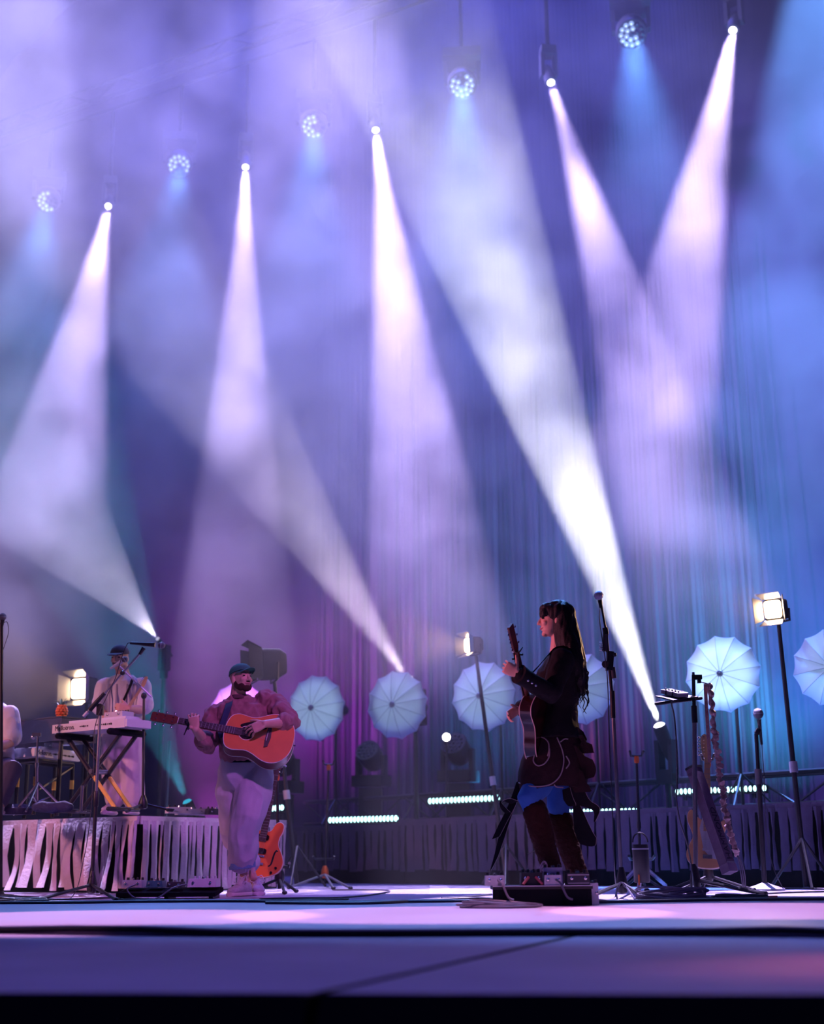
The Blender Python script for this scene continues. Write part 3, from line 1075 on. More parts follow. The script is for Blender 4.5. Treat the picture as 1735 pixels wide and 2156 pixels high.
def acoustic(name, label, Mx, top_m, side_m, head_m, sc=1.0, depth=0.105, capo=None, group=None, binding=None):
    root = thing(name, label, 'guitar', Mx.translation, Mx.to_3x3().normalized(), group)
    root.scale = (sc, sc, sc)
    half = [(0, 0), (0.006, 0.07), (0.03, 0.132), (0.08, 0.182), (0.14, 0.199), (0.20, 0.188), (0.27, 0.152), (0.325, 0.136), (0.38, 0.142), (0.43, 0.146), (0.475, 0.124), (0.498, 0.07), (0.505, 0)]
    o = outline_sym(half)
    part(root, 'body', MB().prism(o, -depth, -0.004), side_m)
    inner = [(0.2525 + (x - 0.2525) * 0.992, y * 0.985) for x, y in o]
    part(root, 'soundboard', MB().prism(inner, -0.004, 0.0), top_m, False)
    for z in (-0.003, -depth + 0.003):
        part(root, 'binding', MB().tube([Vector((x, y, z)) for x, y in o], 0.0032, 5, closed=True), binding or M['bone'])
    part(root, 'rosette', MB().tube([(0.345 + 0.056 * math.cos(t), 0.056 * math.sin(t), 0.0005) for t in [2 * math.pi * k / 28 for k in range(28)]], 0.0028, 4, closed=True), M['bone'])
    part(root, 'sound_hole', MB().lathe([(0.051, 0.0004), (0.051, 0.0012), (0.0, 0.0012)], (0.345, 0, 0), (0, 0, 1), 28), M['pick'], False)
    pg = [Vector((x, y, 0)) for x, y in ((0.385, -0.040), (0.40, -0.060), (0.36, -0.085), (0.30, -0.105), (0.235, -0.112), (0.205, -0.095), (0.215, -0.06), (0.26, -0.035), (0.295, -0.028))]
    pg = catmull(pg, 4, True)
    part(root, 'pickguard', MB().prism([(p.x, p.y) for p in pg], 0.0006, 0.0024), M['pick'], False)
    part(root, 'bridge', MB().prism([(0.175, -0.078), (0.200, -0.088), (0.205, 0.0), (0.200, 0.088), (0.175, 0.078), (0.165, 0.0)], 0.0, 0.009), M['rosewood'], False)
    part(root, 'saddle', MB().box((0.193, 0, 0.011), (0.003, 0.075, 0.006)), M['bone'], False)
    neck_parts(root, 0.50, 0.845, 0.0, M['steel'], M['rosewood'], head_m)
    part(root, 'nut', MB().box((0.847, 0, 0.006), (0.005, 0.043, 0.008)), M['bone'], False)
    part(root, 'headstock', MB().prism([(0.845, -0.022), (0.87, -0.034), (1.035, -0.036), (1.045, -0.03), (1.045, 0.03), (1.035, 0.036), (0.87, 0.034), (0.845, 0.022)], -0.016, 0.0), head_m, False)
    pegs(root, 0.885, 1.005, 0.036, 0.0, 3, (-1, 1), M['chrome'])
    strings(root, 0.195, 0.85, 0.014, 0.010)
    part(root, 'strap_button', MB().lathe([(0.006, 0), (0.005, -0.010), (0.009, -0.014), (0, -0.016)], (0.0, 0, -depth / 2), (1, 0, 0), 8), M['chrome'])
    if capo:
        c = part(root, 'capo', MB().box((capo, 0, 0.014), (0.014, 0.062, 0.012)).box((capo, 0.036, -0.008), (0.014, 0.012, 0.05)), M['black'])
        part(c, 'lever', MB().tube([(capo, 0.03, 0.0), (capo + 0.006, 0.055, 0.0), (capo + 0.012, 0.105, -0.004)], [0.006, 0.006, 0.004], 6), M['black'])
    return root


def electric(name, label, Mx, pts, top_m, side_m, kind, sc=1.0, depth=0.045, head=True):
    root = thing(name, label, 'guitar', Mx.translation, Mx.to_3x3().normalized())
    root.scale = (sc, sc, sc)
    o = [(p.x, p.y) for p in catmull([Vector((x, y, 0)) for x, y in pts], 5, True)]
    part(root, 'body', MB().prism(o, -depth, -0.003), side_m)
    part(root, 'body_top', MB().prism([(0.2 + (x - 0.2) * 0.985, y * 0.975) for x, y in o], -0.003, 0.0), top_m, False)
    if kind == 'semi':
        part(root, 'binding', MB().tube([Vector((x, y, -0.003)) for x, y in o], 0.003, 5, closed=True), M['bone'])
        for s in (-1, 1):
            fh = catmull([(0.095, s * 0.085, 0.001), (0.105, s * 0.100, 0.001), (0.125, s * 0.108, 0.001), (0.165, s * 0.112, 0.001), (0.205, s * 0.118, 0.001), (0.228, s * 0.132, 0.001), (0.220, s * 0.140, 0.001)], 4)
            part(root, 'f_hole', MB().tube(fh, [0.004 + 0.004 * math.sin(math.pi * i / (len(fh) - 1)) for i in range(len(fh))], 6), M['pick'])
        pk = ((0.205, 0.0), (0.315, 0.0))
        for x, _ in pk:
            part(root, 'pickup', MB().prism([(x + 0.022 * math.copysign(abs(math.cos(t)) ** 0.5, math.cos(t)), 0.050 * math.copysign(abs(math.sin(t)) ** 0.5, math.sin(t))) for t in [2 * math.pi * k / 20 for k in range(20)]], 0.0, 0.010), M['pick'], False)
        part(root, 'bridge', MB().box((0.165, 0, 0.008), (0.014, 0.085, 0.012)), M['chrome'], False)
        part(root, 'tailpiece', MB().box((0.105, 0, 0.007), (0.018, 0.09, 0.012)), M['chrome'], False)
        for x, y in ((0.05, -0.12), (0.09, -0.15)):
            part(root, 'knob', MB().lathe([(0.011, 0), (0.010, 0.014), (0, 0.015)], (x, y, 0), (0, 0, 1), 10), M['pick'])
        nx0, nx1 = 0.40, 0.87
    else:
        part(root, 'scratchplate', MB().prism([(0.06, -0.10), (0.20, -0.085), (0.34, -0.10), (0.38, -0.03), (0.38, 0.04), (0.30, 0.06), (0.14, 0.03), (0.08, -0.02)], 0.0, 0.003), M['white'], False)
        for x in (0.14, 0.22, 0.30):
            part(root, 'pickup', MB().box((x, 0, 0.008), (0.018, 0.075, 0.010)), M['white'], False)
        part(root, 'bridge', MB().box((0.085, 0, 0.007), (0.03, 0.07, 0.012)), M['chrome'], False)
        nx0, nx1 = 0.40, 0.86
    neck_parts(root, nx0, nx1, 0.006, M['steel'], M['rosewood'] if kind == 'semi' else M['maple'], M['maple'] if kind != 'semi' else M['mahogany'], nf=18)
    if kind == 'semi':
        part(root, 'headstock', MB().prism([(0.87, -0.022), (0.90, -0.04), (1.02, -0.045), (1.04, 0), (1.02, 0.045), (0.90, 0.04), (0.87, 0.022)], -0.012, 0.004), M['mahogany'], False)
        pegs(root, 0.91, 1.0, 0.042, 0.004, 3, (-1, 1), M['chrome'])
    else:
        hs = catmull([Vector((x, y, 0)) for x, y in ((0.855, -0.021), (0.885, -0.030), (0.93, -0.026), (1.00, -0.010), (1.035, 0.000), (1.050, 0.022), (1.035, 0.042), (1.00, 0.050), (0.93, 0.046), (0.885, 0.034), (0.855, 0.021))], 4, True)
        part(root, 'headstock', MB().prism([(p.x, p.y) for p in hs], -0.010, 0.004), M['maple'], False)
        pegs(root, 0.885, 1.025, 0.046, 0.004, 6, (1,), M['chrome'])
    strings(root, 0.10, nx1, 0.018, 0.016)
    return root


SEMI = [(0.0, 0.0), (0.012, 0.09), (0.06, 0.172), (0.13, 0.200), (0.20, 0.178), (0.265, 0.138), (0.32, 0.132), (0.38, 0.150), (0.43, 0.148), (0.452, 0.118), (0.435, 0.085), (0.385, 0.062), (0.365, 0.032),
        (0.365, -0.032), (0.385, -0.062), (0.435, -0.085), (0.452, -0.118), (0.43, -0.148), (0.38, -0.150), (0.32, -0.132), (0.265, -0.138), (0.20, -0.178), (0.13, -0.200), (0.06, -0.172), (0.012, -0.09)]
STRAT = [(0.0, 0.0), (0.010, 0.08), (0.05, 0.145), (0.11, 0.160), (0.18, 0.135), (0.235, 0.112), (0.29, 0.125), (0.36, 0.152), (0.42, 0.148), (0.445, 0.118), (0.40, 0.085), (0.365, 0.040), (0.355, 0.0),
         (0.345, -0.04), (0.35, -0.09), (0.375, -0.125), (0.36, -0.145), (0.30, -0.135), (0.235, -0.110), (0.18, -0.130), (0.12, -0.158), (0.05, -0.140), (0.010, -0.08)]

spruce = mat('orange_spruce', (0.66, 0.155, 0.04), 0.35, var=0.16, scale=10, bump=0.02)
cherry = mat('cherry_burst', (0.70, 0.14, 0.04), 0.28, var=0.2, scale=5)

MY = PZ(507, 1887, 0).y            # distance of the man with the green cap
WY = 8.4                           # distance of the woman


def mp(px, py, dy=0.0):
    return P(px, py, MY + dy)


def wp(px, py, dy=0.0):
    return P(px, py, WY + dy)


Gt, Gh = mp(618, 1562, -0.27), mp(318.6, 1506.4, -0.30)
GM = frame(Gh - Gt, z=Vector((0, -0.90, 0.43)), loc=Gt)
man_guitar = acoustic('acoustic_guitar', 'orange spruce acoustic guitar played by the man in the green cap', GM, spruce, M['mahogany'], M['mahogany'], (Gh - Gt).length / 1.045, capo=0.765)

Wt, Wh = wp(1136, 1590, 0.05), wp(1071, 1314, -0.50)
WMx = frame(Wh - Wt, z=Vector((-0.82, 0.57, 0)), loc=Wt)
woman_guitar = acoustic('acoustic_guitar', 'dark glossy acoustic guitar held upright by the woman', WMx, M['mahogany'], mat('dark_mahogany', (0.028, 0.008, 0.008), 0.16, var=0.3, spec=0.7), M['mahogany'], (Wh - Wt).length / 1.045 * 0.99, 0.092, capo=0.80, binding=mat('pink_binding', (0.62, 0.40, 0.38), 0.4))

ey = 10.95
a, b = P(537, 1846, ey), P(592, 1578, ey + 0.16)
red_guitar = electric('electric_guitar', 'red semi hollow electric guitar leaning on a stand behind the man', frame(b - a, z=Vector((-0.05, -1, 0.1)), loc=a), SEMI, cherry, mat('guitar_side', (0.78, 0.32, 0.16), 0.3), 'semi', (b - a).length / 1.04)
ty = 10.35
a, b = P(1490, 1828, ty), P(1489, 1546, ty + 0.2)
tele = electric('electric_guitar', 'pale electric guitar half hidden behind the leaning keyboard box', frame(b - a, z=Vector((-0.25, -1, 0.1)), loc=a), STRAT, mat('sunburst', (0.72, 0.38, 0.18), 0.3, var=0.25, scale=4), mat('cream_side', (0.8, 0.55, 0.38), 0.3), 'strat', (b - a).length / 1.05)

# ------------------------------------------------------------------ people
def head(mb, Hm, s=1.0, beard=False):
    R3 = Hm.to_3x3()

    def e(c, r):
        mb.ell(Hm @ (Vector(c) * s), [x * s for x in r], R3, 16, 10)
    e((0, -0.012, 0.035), (0.074, 0.094, 0.083))
    e((0, 0.025, -0.015), (0.064, 0.072, 0.090))
    e((0, 0.032, -0.062), (0.052, 0.056, 0.046))
    e((0, 0.068, -0.092), (0.024, 0.022, 0.019))
    e((0, 0.078, 0.022), (0.046, 0.018, 0.012))
    for sx in (-1, 1):
        e((sx * 0.034, 0.066, -0.022), (0.024, 0.024, 0.022))
        e((sx * 0.073, -0.010, -0.012), (0.010, 0.021, 0.032))
        e((sx * 0.011, 0.098, -0.030), (0.009, 0.010, 0.008))
    mb.tube([Hm @ (Vector(p) * s) for p in ((0, 0.088, 0.022), (0, 0.104, -0.008), (0, 0.112, -0.026))], [0.008 * s, 0.011 * s, 0.0115 * s], 8, True)
    e((0, 0.089, -0.052), (0.022, 0.010, 0.006))
    e((0, 0.086, -0.063), (0.019, 0.010, 0.007))


def face_parts(root, body, Hm, s=1.0, iris=(0.02, 0.015, 0.012), smile=True):
    R3 = Hm.to_3x3()
    em, lm = mat('eye', iris, 0.2), mat('lips', (0.42, 0.12, 0.12), 0.5)
    for sx in (-1, 1):
        part(root, 'eye', MB().ell(Hm @ (Vector((sx * 0.031, 0.085, 0.006)) * s), (0.013 * s, 0.007 * s, 0.0055 * s), R3), em)
        part(root, 'eyebrow', MB().tube([Hm @ (Vector(p) * s) for p in ((sx * 0.014, 0.094, 0.024), (sx * 0.032, 0.092, 0.031), (sx * 0.052, 0.076, 0.026))], 0.004 * s, 6), M['dark'])
    m = MB().tube([Hm @ (Vector(p) * s) for p in ((-0.026, 0.080, -0.052), (-0.012, 0.095, -0.058), (0, 0.098, -0.059), (0.012, 0.095, -0.058), (0.026, 0.080, -0.052))], [0.002 * s, 0.005 * s, 0.006 * s, 0.005 * s, 0.002 * s], 6)
    part(root, 'mouth', m, lm)


def limb(mb, pts, rs, n=12):
    mb.tube(pts, rs, n, True)
    return mb


def hand(mb, wrist, d, n, a, bends=(20, 40, 30), spread=0.12, thumb=None, s=1.0, fr=0.0082):
    """palm from the wrist along d, fingers curling towards n, index side towards a"""
    d, n = Vector(d).normalized(), Vector(n)
    n = (n - d * n.dot(d)).normalized()
    a = Vector(a)
    a = (a - d * a.dot(d) - n * a.dot(n)).normalized()
    w = Vector(wrist)
    mb.loft([(w, a * 0.026 * s, n * 0.020 * s), (w + d * 0.03 * s, a * 0.035 * s, n * 0.017 * s), (w + d * 0.07 * s, a * 0.041 * s, n * 0.015 * s), (w + d * 0.092 * s, a * 0.038 * s, n * 0.011 * s)], 14, 2.6)
    for i, (off, ln) in enumerate(((0.031, 0.074), (0.010, 0.084), (-0.011, 0.078), (-0.030, 0.060))):
        base = w + d * (0.085 - 0.004 * abs(i - 1)) * s + a * off * s
        fd = (d + a * spread * (1.2 - i * 0.8)).normalized()
        ang = 0.0
        p = [base - fd * 0.015 * s, base]
        for k, frac in enumerate((0.45, 0.32, 0.23)):
            ang += math.radians(bends[k] + 4 * i)
            dirv = fd * math.cos(ang) + n * math.sin(ang)
            p.append(p[-1] + dirv * ln * frac * s)
        mb.tube(p, [fr * s * k for k in (1.05, 1.08, 1.0, 0.93, 0.78)], 8, True)
    tb = w + d * 0.028 * s + a * 0.030 * s
    td = Vector(thumb).normalized() if thumb else (a * 0.75 + d * 0.65 + n * 0.3).normalized()
    t2 = (td + d * 0.5 + n * 0.25).normalized()
    mb.tube([tb - td * 0.02 * s, tb + td * 0.022 * s, tb + td * 0.042 * s + t2 * 0.006, tb + td * 0.05 * s + t2 * 0.028 * s], [0.013 * s, 0.0125 * s, 0.0105 * s, 0.008 * s], 8, True)


def shoe(root, heel, toe, m, sole_m, s=1.0, laces=True, lace_m=None, up=UP):
    heel, toe = Vector(heel), Vector(toe)
    d = (toe - heel)
    L = d.length
    d.normalize()
    side = d.cross(up).normalized()
    prof = [(0.0, 0.030, 0.055), (0.06, 0.036, 0.085), (0.25, 0.037, 0.095), (0.42, 0.038, 0.085), (0.62, 0.045, 0.062), (0.82, 0.046, 0.048), (0.95, 0.034, 0.038), (1.0, 0.016, 0.024)]
    secs = [(heel + d * L * t + up * (h / 2 + 0.018) * s, side * w * s, up * h / 2 * s) for t, w, h in prof]
    sh = part(root, 'shoe', MB().loft(secs, 16, 2.6), m)
    part(sh, 'sole', MB().loft([(heel + d * L * (t * 1.03 - 0.012) + up * 0.016 * s, side * (w + 0.005) * s, up * 0.016 * s) for t, w, h in prof], 16, 3.0), sole_m)
    part(sh, 'tongue', MB().loft([(heel + d * L * t + up * h * s, side * 0.022 * s, up * 0.006 + d * 0.006) for t, h in ((0.30, 0.135), (0.42, 0.105), (0.60, 0.078))], 10), m)
    if laces:
        for i in range(5):
            t = 0.36 + i * 0.065
            h = (0.110 - i * 0.010) * s
            q = heel + d * L * t + up * h
            part(sh, 'lace', MB().tube([q - side * 0.034 * s - up * 0.012, q + up * 0.008 + d * 0.008, q + side * 0.034 * s - up * 0.012 + d * 0.014], 0.0035, 5), lace_m)
        q = heel + d * L * 0.38 + up * 0.125 * s
        for k in (-1, 1):
            part(sh, 'lace', MB().tube(catmull([q, q + side * k * 0.035 + up * 0.02, q + side * k * 0.055 + d * 0.02 - up * 0.02, q + side * k * 0.03 + d * 0.04 - up * 0.03], 4), 0.003, 5), lace_m)
    return sh


# ---- the man with the green cap
man = thing('person', 'bearded man in a green cap playing the orange acoustic guitar', 'person', mp(507, 1887, 0))
org = origin_of(man)
HM = frame(Vector((-0.72, -0.69, 0.0)), y=Vector((0.66, -0.72, 0.14)), loc=mp(507, 1430, -0.02))
body = MB()
head(body, HM, 1.0)
limb(body, [mp(504, 1440, 0.0), mp(500, 1475, 0.01), mp(500, 1492, 0.02)], [0.060, 0.064, 0.08])
ax_ = Vector((1, 0.12, 0))
body.loft([(mp(516, 1618, 0.02), ax_ * 0.16, Vector((0, 0.11, 0))), (mp(512, 1570, 0.0), ax_ * 0.15, Vector((0, 0.12, 0))), (mp(512, 1520, 0.0), ax_ * 0.17, Vector((0, 0.11, 0))), (mp(510, 1490, 0.01), ax_ * 0.16, Vector((0, 0.09, 0))), (mp(505, 1478, 0.01), ax_ * 0.07, Vector((0, 0.06, 0)))], 18)
shL, elL, wrL = mp(577, 1482, 0.03), mp(612, 1521, -0.16), mp(558, 1524, -0.345)
shR, elR, wrR = mp(453, 1506, 0.02), mp(438, 1568, -0.12), mp(412, 1536, -0.36)
limb(body, [shL, shL.lerp(elL, 0.5), elL, elL.lerp(wrL, 0.35), wrL], [0.06, 0.055, 0.046, 0.044, 0.029])
limb(body, [shR, shR.lerp(elR, 0.5), elR, elR.lerp(wrR, 0.35), wrR], [0.06, 0.055, 0.046, 0.044, 0.029])
hand(body, wrL, Vector((-0.86, -0.1, -0.34)), Vector((-0.2, 0.9, -0.5)), Vector((-0.35, 0.1, 0.93)), (14, 26, 20), 0.14, s=1.1, fr=0.0075)
hand(body, wrR, Vector((-0.20, -0.12, 0.95)), Vector((0.12, 1, 0.1)), Vector((-1, 0, 0)), (30, 58, 50), 0.16, Vector((-0.1, 0.9, 0.45)), s=1.08, fr=0.0073)
hipL, knL, anL = mp(548, 1625, 0.02), mp(521, 1720, -0.10), mp(514, 1848, -0.02)
hipR, knR, anR = mp(490, 1622, 0.03), mp(482, 1722, 0.06), mp(532, 1846, 0.14)
for h, k, an in ((hipL, knL, anL), (hipR, knR, anR)):
    limb(body, [h, h.lerp(k, 0.5), k, k.lerp(an, 0.4), an], [0.07, 0.06, 0.045, 0.042, 0.035])
footL = (mp(519, 1882, 0.0), mp(484, 1887, -0.22))
footR = (mp(537, 1880, 0.22), mp(546, 1884, 0.04))
footL = [Vector((p.x, p.y, 0.0)) for p in footL]
footR = [Vector((p.x, p.y, 0.0)) for p in footR]
limb(body, [anL, footL[0] + UP * 0.05, footL[0].lerp(footL[1], 0.6) + UP * 0.045], [0.036, 0.032, 0.03])
limb(body, [anR, footR[0] + UP * 0.05, footR[0].lerp(footR[1], 0.6) + UP * 0.045], [0.036, 0.032, 0.03])
part(man, 'body', remesh(body, 'body', M['skin'], 0.0042, 3, off=org), None)
face_parts(man, None, HM)
# beard
bd = MB()
R3 = HM.to_3x3()
for c, r in (((0, 0.066, -0.088), (0.036, 0.030, 0.028)), ((0.034, 0.040, -0.072), (0.026, 0.040, 0.032)), ((-0.034, 0.040, -0.072), (0.026, 0.040, 0.032)), ((0.054, 0.010, -0.050), (0.012, 0.022, 0.036)), ((-0.054, 0.010, -0.050), (0.012, 0.022, 0.036)), ((0, 0.094, -0.042), (0.024, 0.008, 0.005))):
    bd.ell(HM @ Vector(c), r, R3, 14, 8)
part(man, 'beard', remesh(bd, 'beard', mat('beard_hair', (0.055, 0.018, 0.012), 0.9, bump=0.8, bscale=300), 0.005, 2, fold=folds(0.002, 120, (1, 1, 1)), off=org), None)
# cap
capm = mat('green_twill', (0.045, 0.17, 0.125), 0.8, var=0.2, scale=40, bump=0.3, bscale=200, spec=0.2)
cp = MB()
rg = []
for i in range(9):
    t = i / 8 * math.pi / 2
    rr, zz = math.cos(t) ** 0.8, math.sin(t)
    rg.append([HM @ Vector((0.084 * rr * math.cos(2 * math.pi * j / 20), -0.004 + 0.104 * rr * math.sin(2 * math.pi * j / 20), 0.046 + 0.078 * zz - 0.012 * math.sin(2 * math.pi * j / 20) * (1 - zz) * -1)) for j in range(20)])
part(man, 'cap', cp.rings(rg), capm)
br = MB()
rg = []
for i in range(5):
    t = i / 4
    ring = []
    for sgn in (1, -1):
        js = range(9) if sgn > 0 else range(8, -1, -1)
        for j in js:
            s_ = -1 + 2 * j / 8
            x = s_ * 0.078 * (1 - 0.18 * t * t)
            y = 0.080 * math.sqrt(max(0.0, 1 - (s_ * 0.92) ** 2)) + t * 0.085 * (1 - 0.45 * abs(s_) ** 3)
            z = 0.058 - 0.022 * s_ * s_ - 0.004 * t + sgn * 0.002
            ring.append(HM @ Vector((x, y, z)))
    rg.append(ring)
part(man, 'cap_brim', br.rings(rg), capm)
part(man, 'cap_button', MB().ell(HM @ Vector((0, -0.004, 0.121)), (0.008, 0.008, 0.004)), capm)
# shirt
sh = MB()
X = Vector((1, 0.10, 0))
Yv = Vector((0, 1, 0))
sh.loft([(mp(521, 1606, 0.0), X * 0.196, Yv * 0.150), (mp(520, 1585, -0.01), X * 0.205, Yv * 0.165), (mp(516, 1545, -0.01), X * 0.205, Yv * 0.160), (mp(513, 1510, 0.0), X * 0.205, Yv * 0.140), (mp(513, 1486, 0.01), X * 0.205, Yv * 0.115), (mp(508, 1474, 0.02), X * 0.115, Yv * 0.085), (mp(505, 1466, 0.02), X * 0.072, Yv * 0.070)], 20)
limb(sh, [shL + Vector((-0.06, 0, 0.02)), shL, shL.lerp(elL, 0.5), elL, elL.lerp(wrL, 0.22)], [0.09, 0.085, 0.080, 0.072, 0.070])
limb(sh, [shR + Vector((0.05, 0, 0.01)), shR, shR.lerp(elR, 0.5), elR, elR.lerp(wrR, 0.28)], [0.09, 0.085, 0.078, 0.074, 0.070])
shirt_m = mat('mauve_shirt', (0.33, 0.15, 0.16), 0.85, var=0.14, scale=9, bump=0.25, bscale=150, spec=0.15)
part(man, 'shirt', remesh(sh, 'shirt', shirt_m, 0.008, 7, fold=folds(0.016, 10.0, (1.0, 1.0, 0.8), 2.0), off=org), None)
for a, b, r in ((elL.lerp(wrL, 0.18), elL.lerp(wrL, 0.30), 0.073), (elR.lerp(wrR, 0.24), elR.lerp(wrR, 0.36), 0.071)):
    part(man, 'rolled_cuff', MB().lathe([(r * 0.8, -0.012), (r, -0.008), (r * 1.04, (b - a).length / 2), (r, (b - a).length), (r * 0.8, (b - a).length)], a, b - a, 16), shirt_m)
col = MB()
for k in (-1, 1):
    q = mp(506 + 12 * k, 1478, -0.06)
    col.add([q + Vector((0, 0, 0.02)), q + Vector((k * 0.045, 0.02, 0.012)), q + Vector((k * 0.035, -0.02, -0.055)), q + Vector((-k * 0.012, -0.03, -0.03)),
             q + Vector((0, 0.006, 0.02)), q + Vector((k * 0.045, 0.026, 0.012)), q + Vector((k * 0.035, -0.014, -0.055)), q + Vector((-k * 0.012, -0.024, -0.03))],
            [(0, 1, 2, 3), (7, 6, 5, 4), (0, 4, 5, 1), (1, 5, 6, 2), (2, 6, 7, 3), (3, 7, 4, 0)])
part(man, 'collar', col, shirt_m, False)
part(man, 'undershirt', MB().loft([(mp(505, 1464, 0.005), X * 0.070, Yv * 0.072), (mp(505, 1472, 0.0), X * 0.078, Yv * 0.080)], 16), mat('dark_tee', (0.10, 0.04, 0.05), 0.9))
# trousers
tr_ = MB()
tr_.loft([(mp(517, 1600, 0.01), X * 0.190, Yv * 0.145), (mp(518, 1620, 0.01), X * 0.200, Yv * 0.150), (mp(516, 1640, 0.0), X * 0.18, Yv * 0.140), (mp(512, 1662, -0.01), X * 0.10, Yv * 0.10)], 20)
limb(tr_, [mp(541, 1628, 0.0), mp(533, 1672, -0.07), mp(522, 1720, -0.13), mp(514, 1768, -0.10), mp(508, 1806, -0.04)], [0.125, 0.132, 0.114, 0.112, 0.104], 16)
limb(tr_, [mp(492, 1628, 0.02), mp(487, 1672, 0.04), mp(489, 1720, 0.10), mp(499, 1768, 0.15), mp(524, 1812, 0.18)], [0.118, 0.112, 0.104, 0.098, 0.080], 16)
denim = mat('pale_denim', (0.50, 0.44, 0.52), 0.85, var=0.12, scale=12, bump=0.2, bscale=220, spec=0.15)
part(man, 'trousers', remesh(tr_, 'trousers', denim, 0.009, 2, fold=folds(0.018, 5.5, (1, 1, 0.55), 5.0), off=org), None)
part(man, 'trouser_cuff', MB().lathe([(0.086, 0.0), (0.102, 0.002), (0.106, 0.045), (0.098, 0.075), (0.09, 0.075)], mp(510, 1829, -0.025), mp(508, 1800, -0.03) - mp(510, 1829, -0.025), 18), mat('blue_denim_inside', (0.12, 0.20, 0.36), 0.85, bump=0.3))
for i in range(9):
    t = -0.5 + i * 0.16
    q = mp(511, 1826, -0.025) + Vector((0.098 * math.sin(t + 0.7), -0.098 * math.cos(t + 0.7) * 0.6 - 0.02, 0))
    part(man, 'frayed_thread', MB().tube([q, q + Vector((0.004 * (i % 3 - 1), -0.006, -0.02 - 0.012 * (i % 3)))], 0.003, 4), denim)
part(man, 'belt', MB().loft([(mp(518, 1601, 0.005), X * 0.194, Yv * 0.150), (mp(518, 1608, 0.005), X * 0.198, Yv * 0.152)], 20), M['blackfab'])
sneaker, sole_m = mat('grey_sneaker', (0.42, 0.37, 0.42), 0.8, var=0.3, scale=30, bump=0.3), mat('sneaker_sole', (0.60, 0.50, 0.52), 0.7, var=0.15)
shoe(man, footL[0] + Vector((0.01, 0.03, 0)), footL[1], sneaker, sole_m, 1.05, True, M['lilac'])
shoe(man, footR[0], footR[1], sneaker, sole_m, 1.05, True, M['lilac'])
# strap of his guitar
g = man_guitar
st_pts = [mp(482, 1480, 0.06), mp(484, 1474, -0.05), mp(480, 1490, -0.15), mp(473, 1512, -0.19), mp(466, 1535, -0.20), mp(470, 1552, -0.19)]
inv = GM.copy()
inv = (Matrix.Translation(GM.translation) @ GM.to_3x3().normalized().to_4x4() @ Matrix.Scale(g.scale.x, 4)).inverted()
strap = MB().ribbon([inv @ p for p in catmull(st_pts, 5)], 0.055, inv.to_3x3() @ Vector((0.9, -0.1, 0.35)), 0.004)
part(g, 'strap', strap, mat('navy_strap', (0.03, 0.045, 0.10), 0.8))

# ---- the woman in black
wom = thing('person', 'woman with long dark hair in a black ruffled coat and blue tights', 'person', wp(1180, 1894, 0))
wom.location.z = 0
org = Vector((wom.location.x, wom.location.y, 0))
wom['_org'] = [org.x, org.y, 0.0]
WH = frame(Vector((0.05, 1, 0)), y=Vector((-1, 0.05, 0.06)), loc=wp(1170, 1307, 0))
WS = 0.97
body = MB()
head(body, WH, WS)
limb(body, [wp(1177, 1318, 0), wp(1178, 1348, 0), wp(1180, 1372, 0.01)], [0.052, 0.054, 0.07])
D = Vector((0, 1, 0))
Xw = Vector((1, 0, 0))
body.loft([(wp(1168, 1610, 0), Xw * 0.12, D * 0.16), (wp(1172, 1560, 0), Xw * 0.11, D * 0.15), (wp(1176, 1500, 0), Xw * 0.095, D * 0.12), (wp(1178, 1440, 0), Xw * 0.11, D * 0.15), (wp(1182, 1395, 0), Xw * 0.10, D * 0.17), (wp(1182, 1372, 0), Xw * 0.06, D * 0.10)], 16)
sA, eA, wA = wp(1184, 1388, -0.19), wp(1160, 1462, -0.28), wp(1092, 1419, -0.44)
sB, eB, wB = wp(1182, 1390, 0.19), wp(1140, 1478, 0.27), wp(1092, 1494, 0.08)
limb(body, [sA, sA.lerp(eA, 0.5), eA, eA.lerp(wA, 0.4), wA], [0.05, 0.045, 0.04, 0.036, 0.026])
limb(body, [sB, sB.lerp(eB, 0.5), eB, eB.lerp(wB, 0.4), wB], [0.05, 0.045, 0.04, 0.036, 0.026])
nk = wp(1074, 1392, -0.40)
hand(body, wA, Vector((-0.72, 0.10, 0.42)), Vector((0.10, 1.0, 0.15)), Vector((0.45, -0.05, 0.88)), (40, 58, 45), 0.07, Vector((0.1, 0.25, 0.9)), s=1.0, fr=0.0074)
hand(body, wB, Vector((-0.72, -0.45, -0.42)), Vector((0.55, -0.6, -0.3)), Vector((-0.4, -0.2, 0.85)), (18, 30, 25), 0.10, s=0.92)
kA, aA = wp(1114, 1690, -0.15), wp(1163, 1832, -0.04)
kB, aB = wp(1176, 1704, 0.10), wp(1219, 1845, 0.14)
hA, hB = wp(1150, 1612, -0.09), wp(1185, 1612, 0.09)
for h, k, an in ((hA, kA, aA), (hB, kB, aB)):
    limb(body, [h, h.lerp(k, 0.5), k, k.lerp(an, 0.35), an], [0.065, 0.055, 0.040, 0.040, 0.034])
fA = [wp(1166, 1890, -0.05), wp(1112, 1893, -0.16)]
fB = [wp(1226, 1890, 0.14), wp(1176, 1892, 0.04)]
fA = [Vector((p.x, p.y, 0)) for p in fA]
fB = [Vector((p.x, p.y, 0)) for p in fB]
for an, ft in ((aA, fA), (aB, fB)):
    limb(body, [an, ft[0] + UP * 0.05, ft[0].lerp(ft[1], 0.6) + UP * 0.04], [0.036, 0.032, 0.028])
part(wom, 'body', remesh(body, 'body', M['skin'], 0.0042, 3, off=org), None)
face_parts(wom, None, WH, WS)
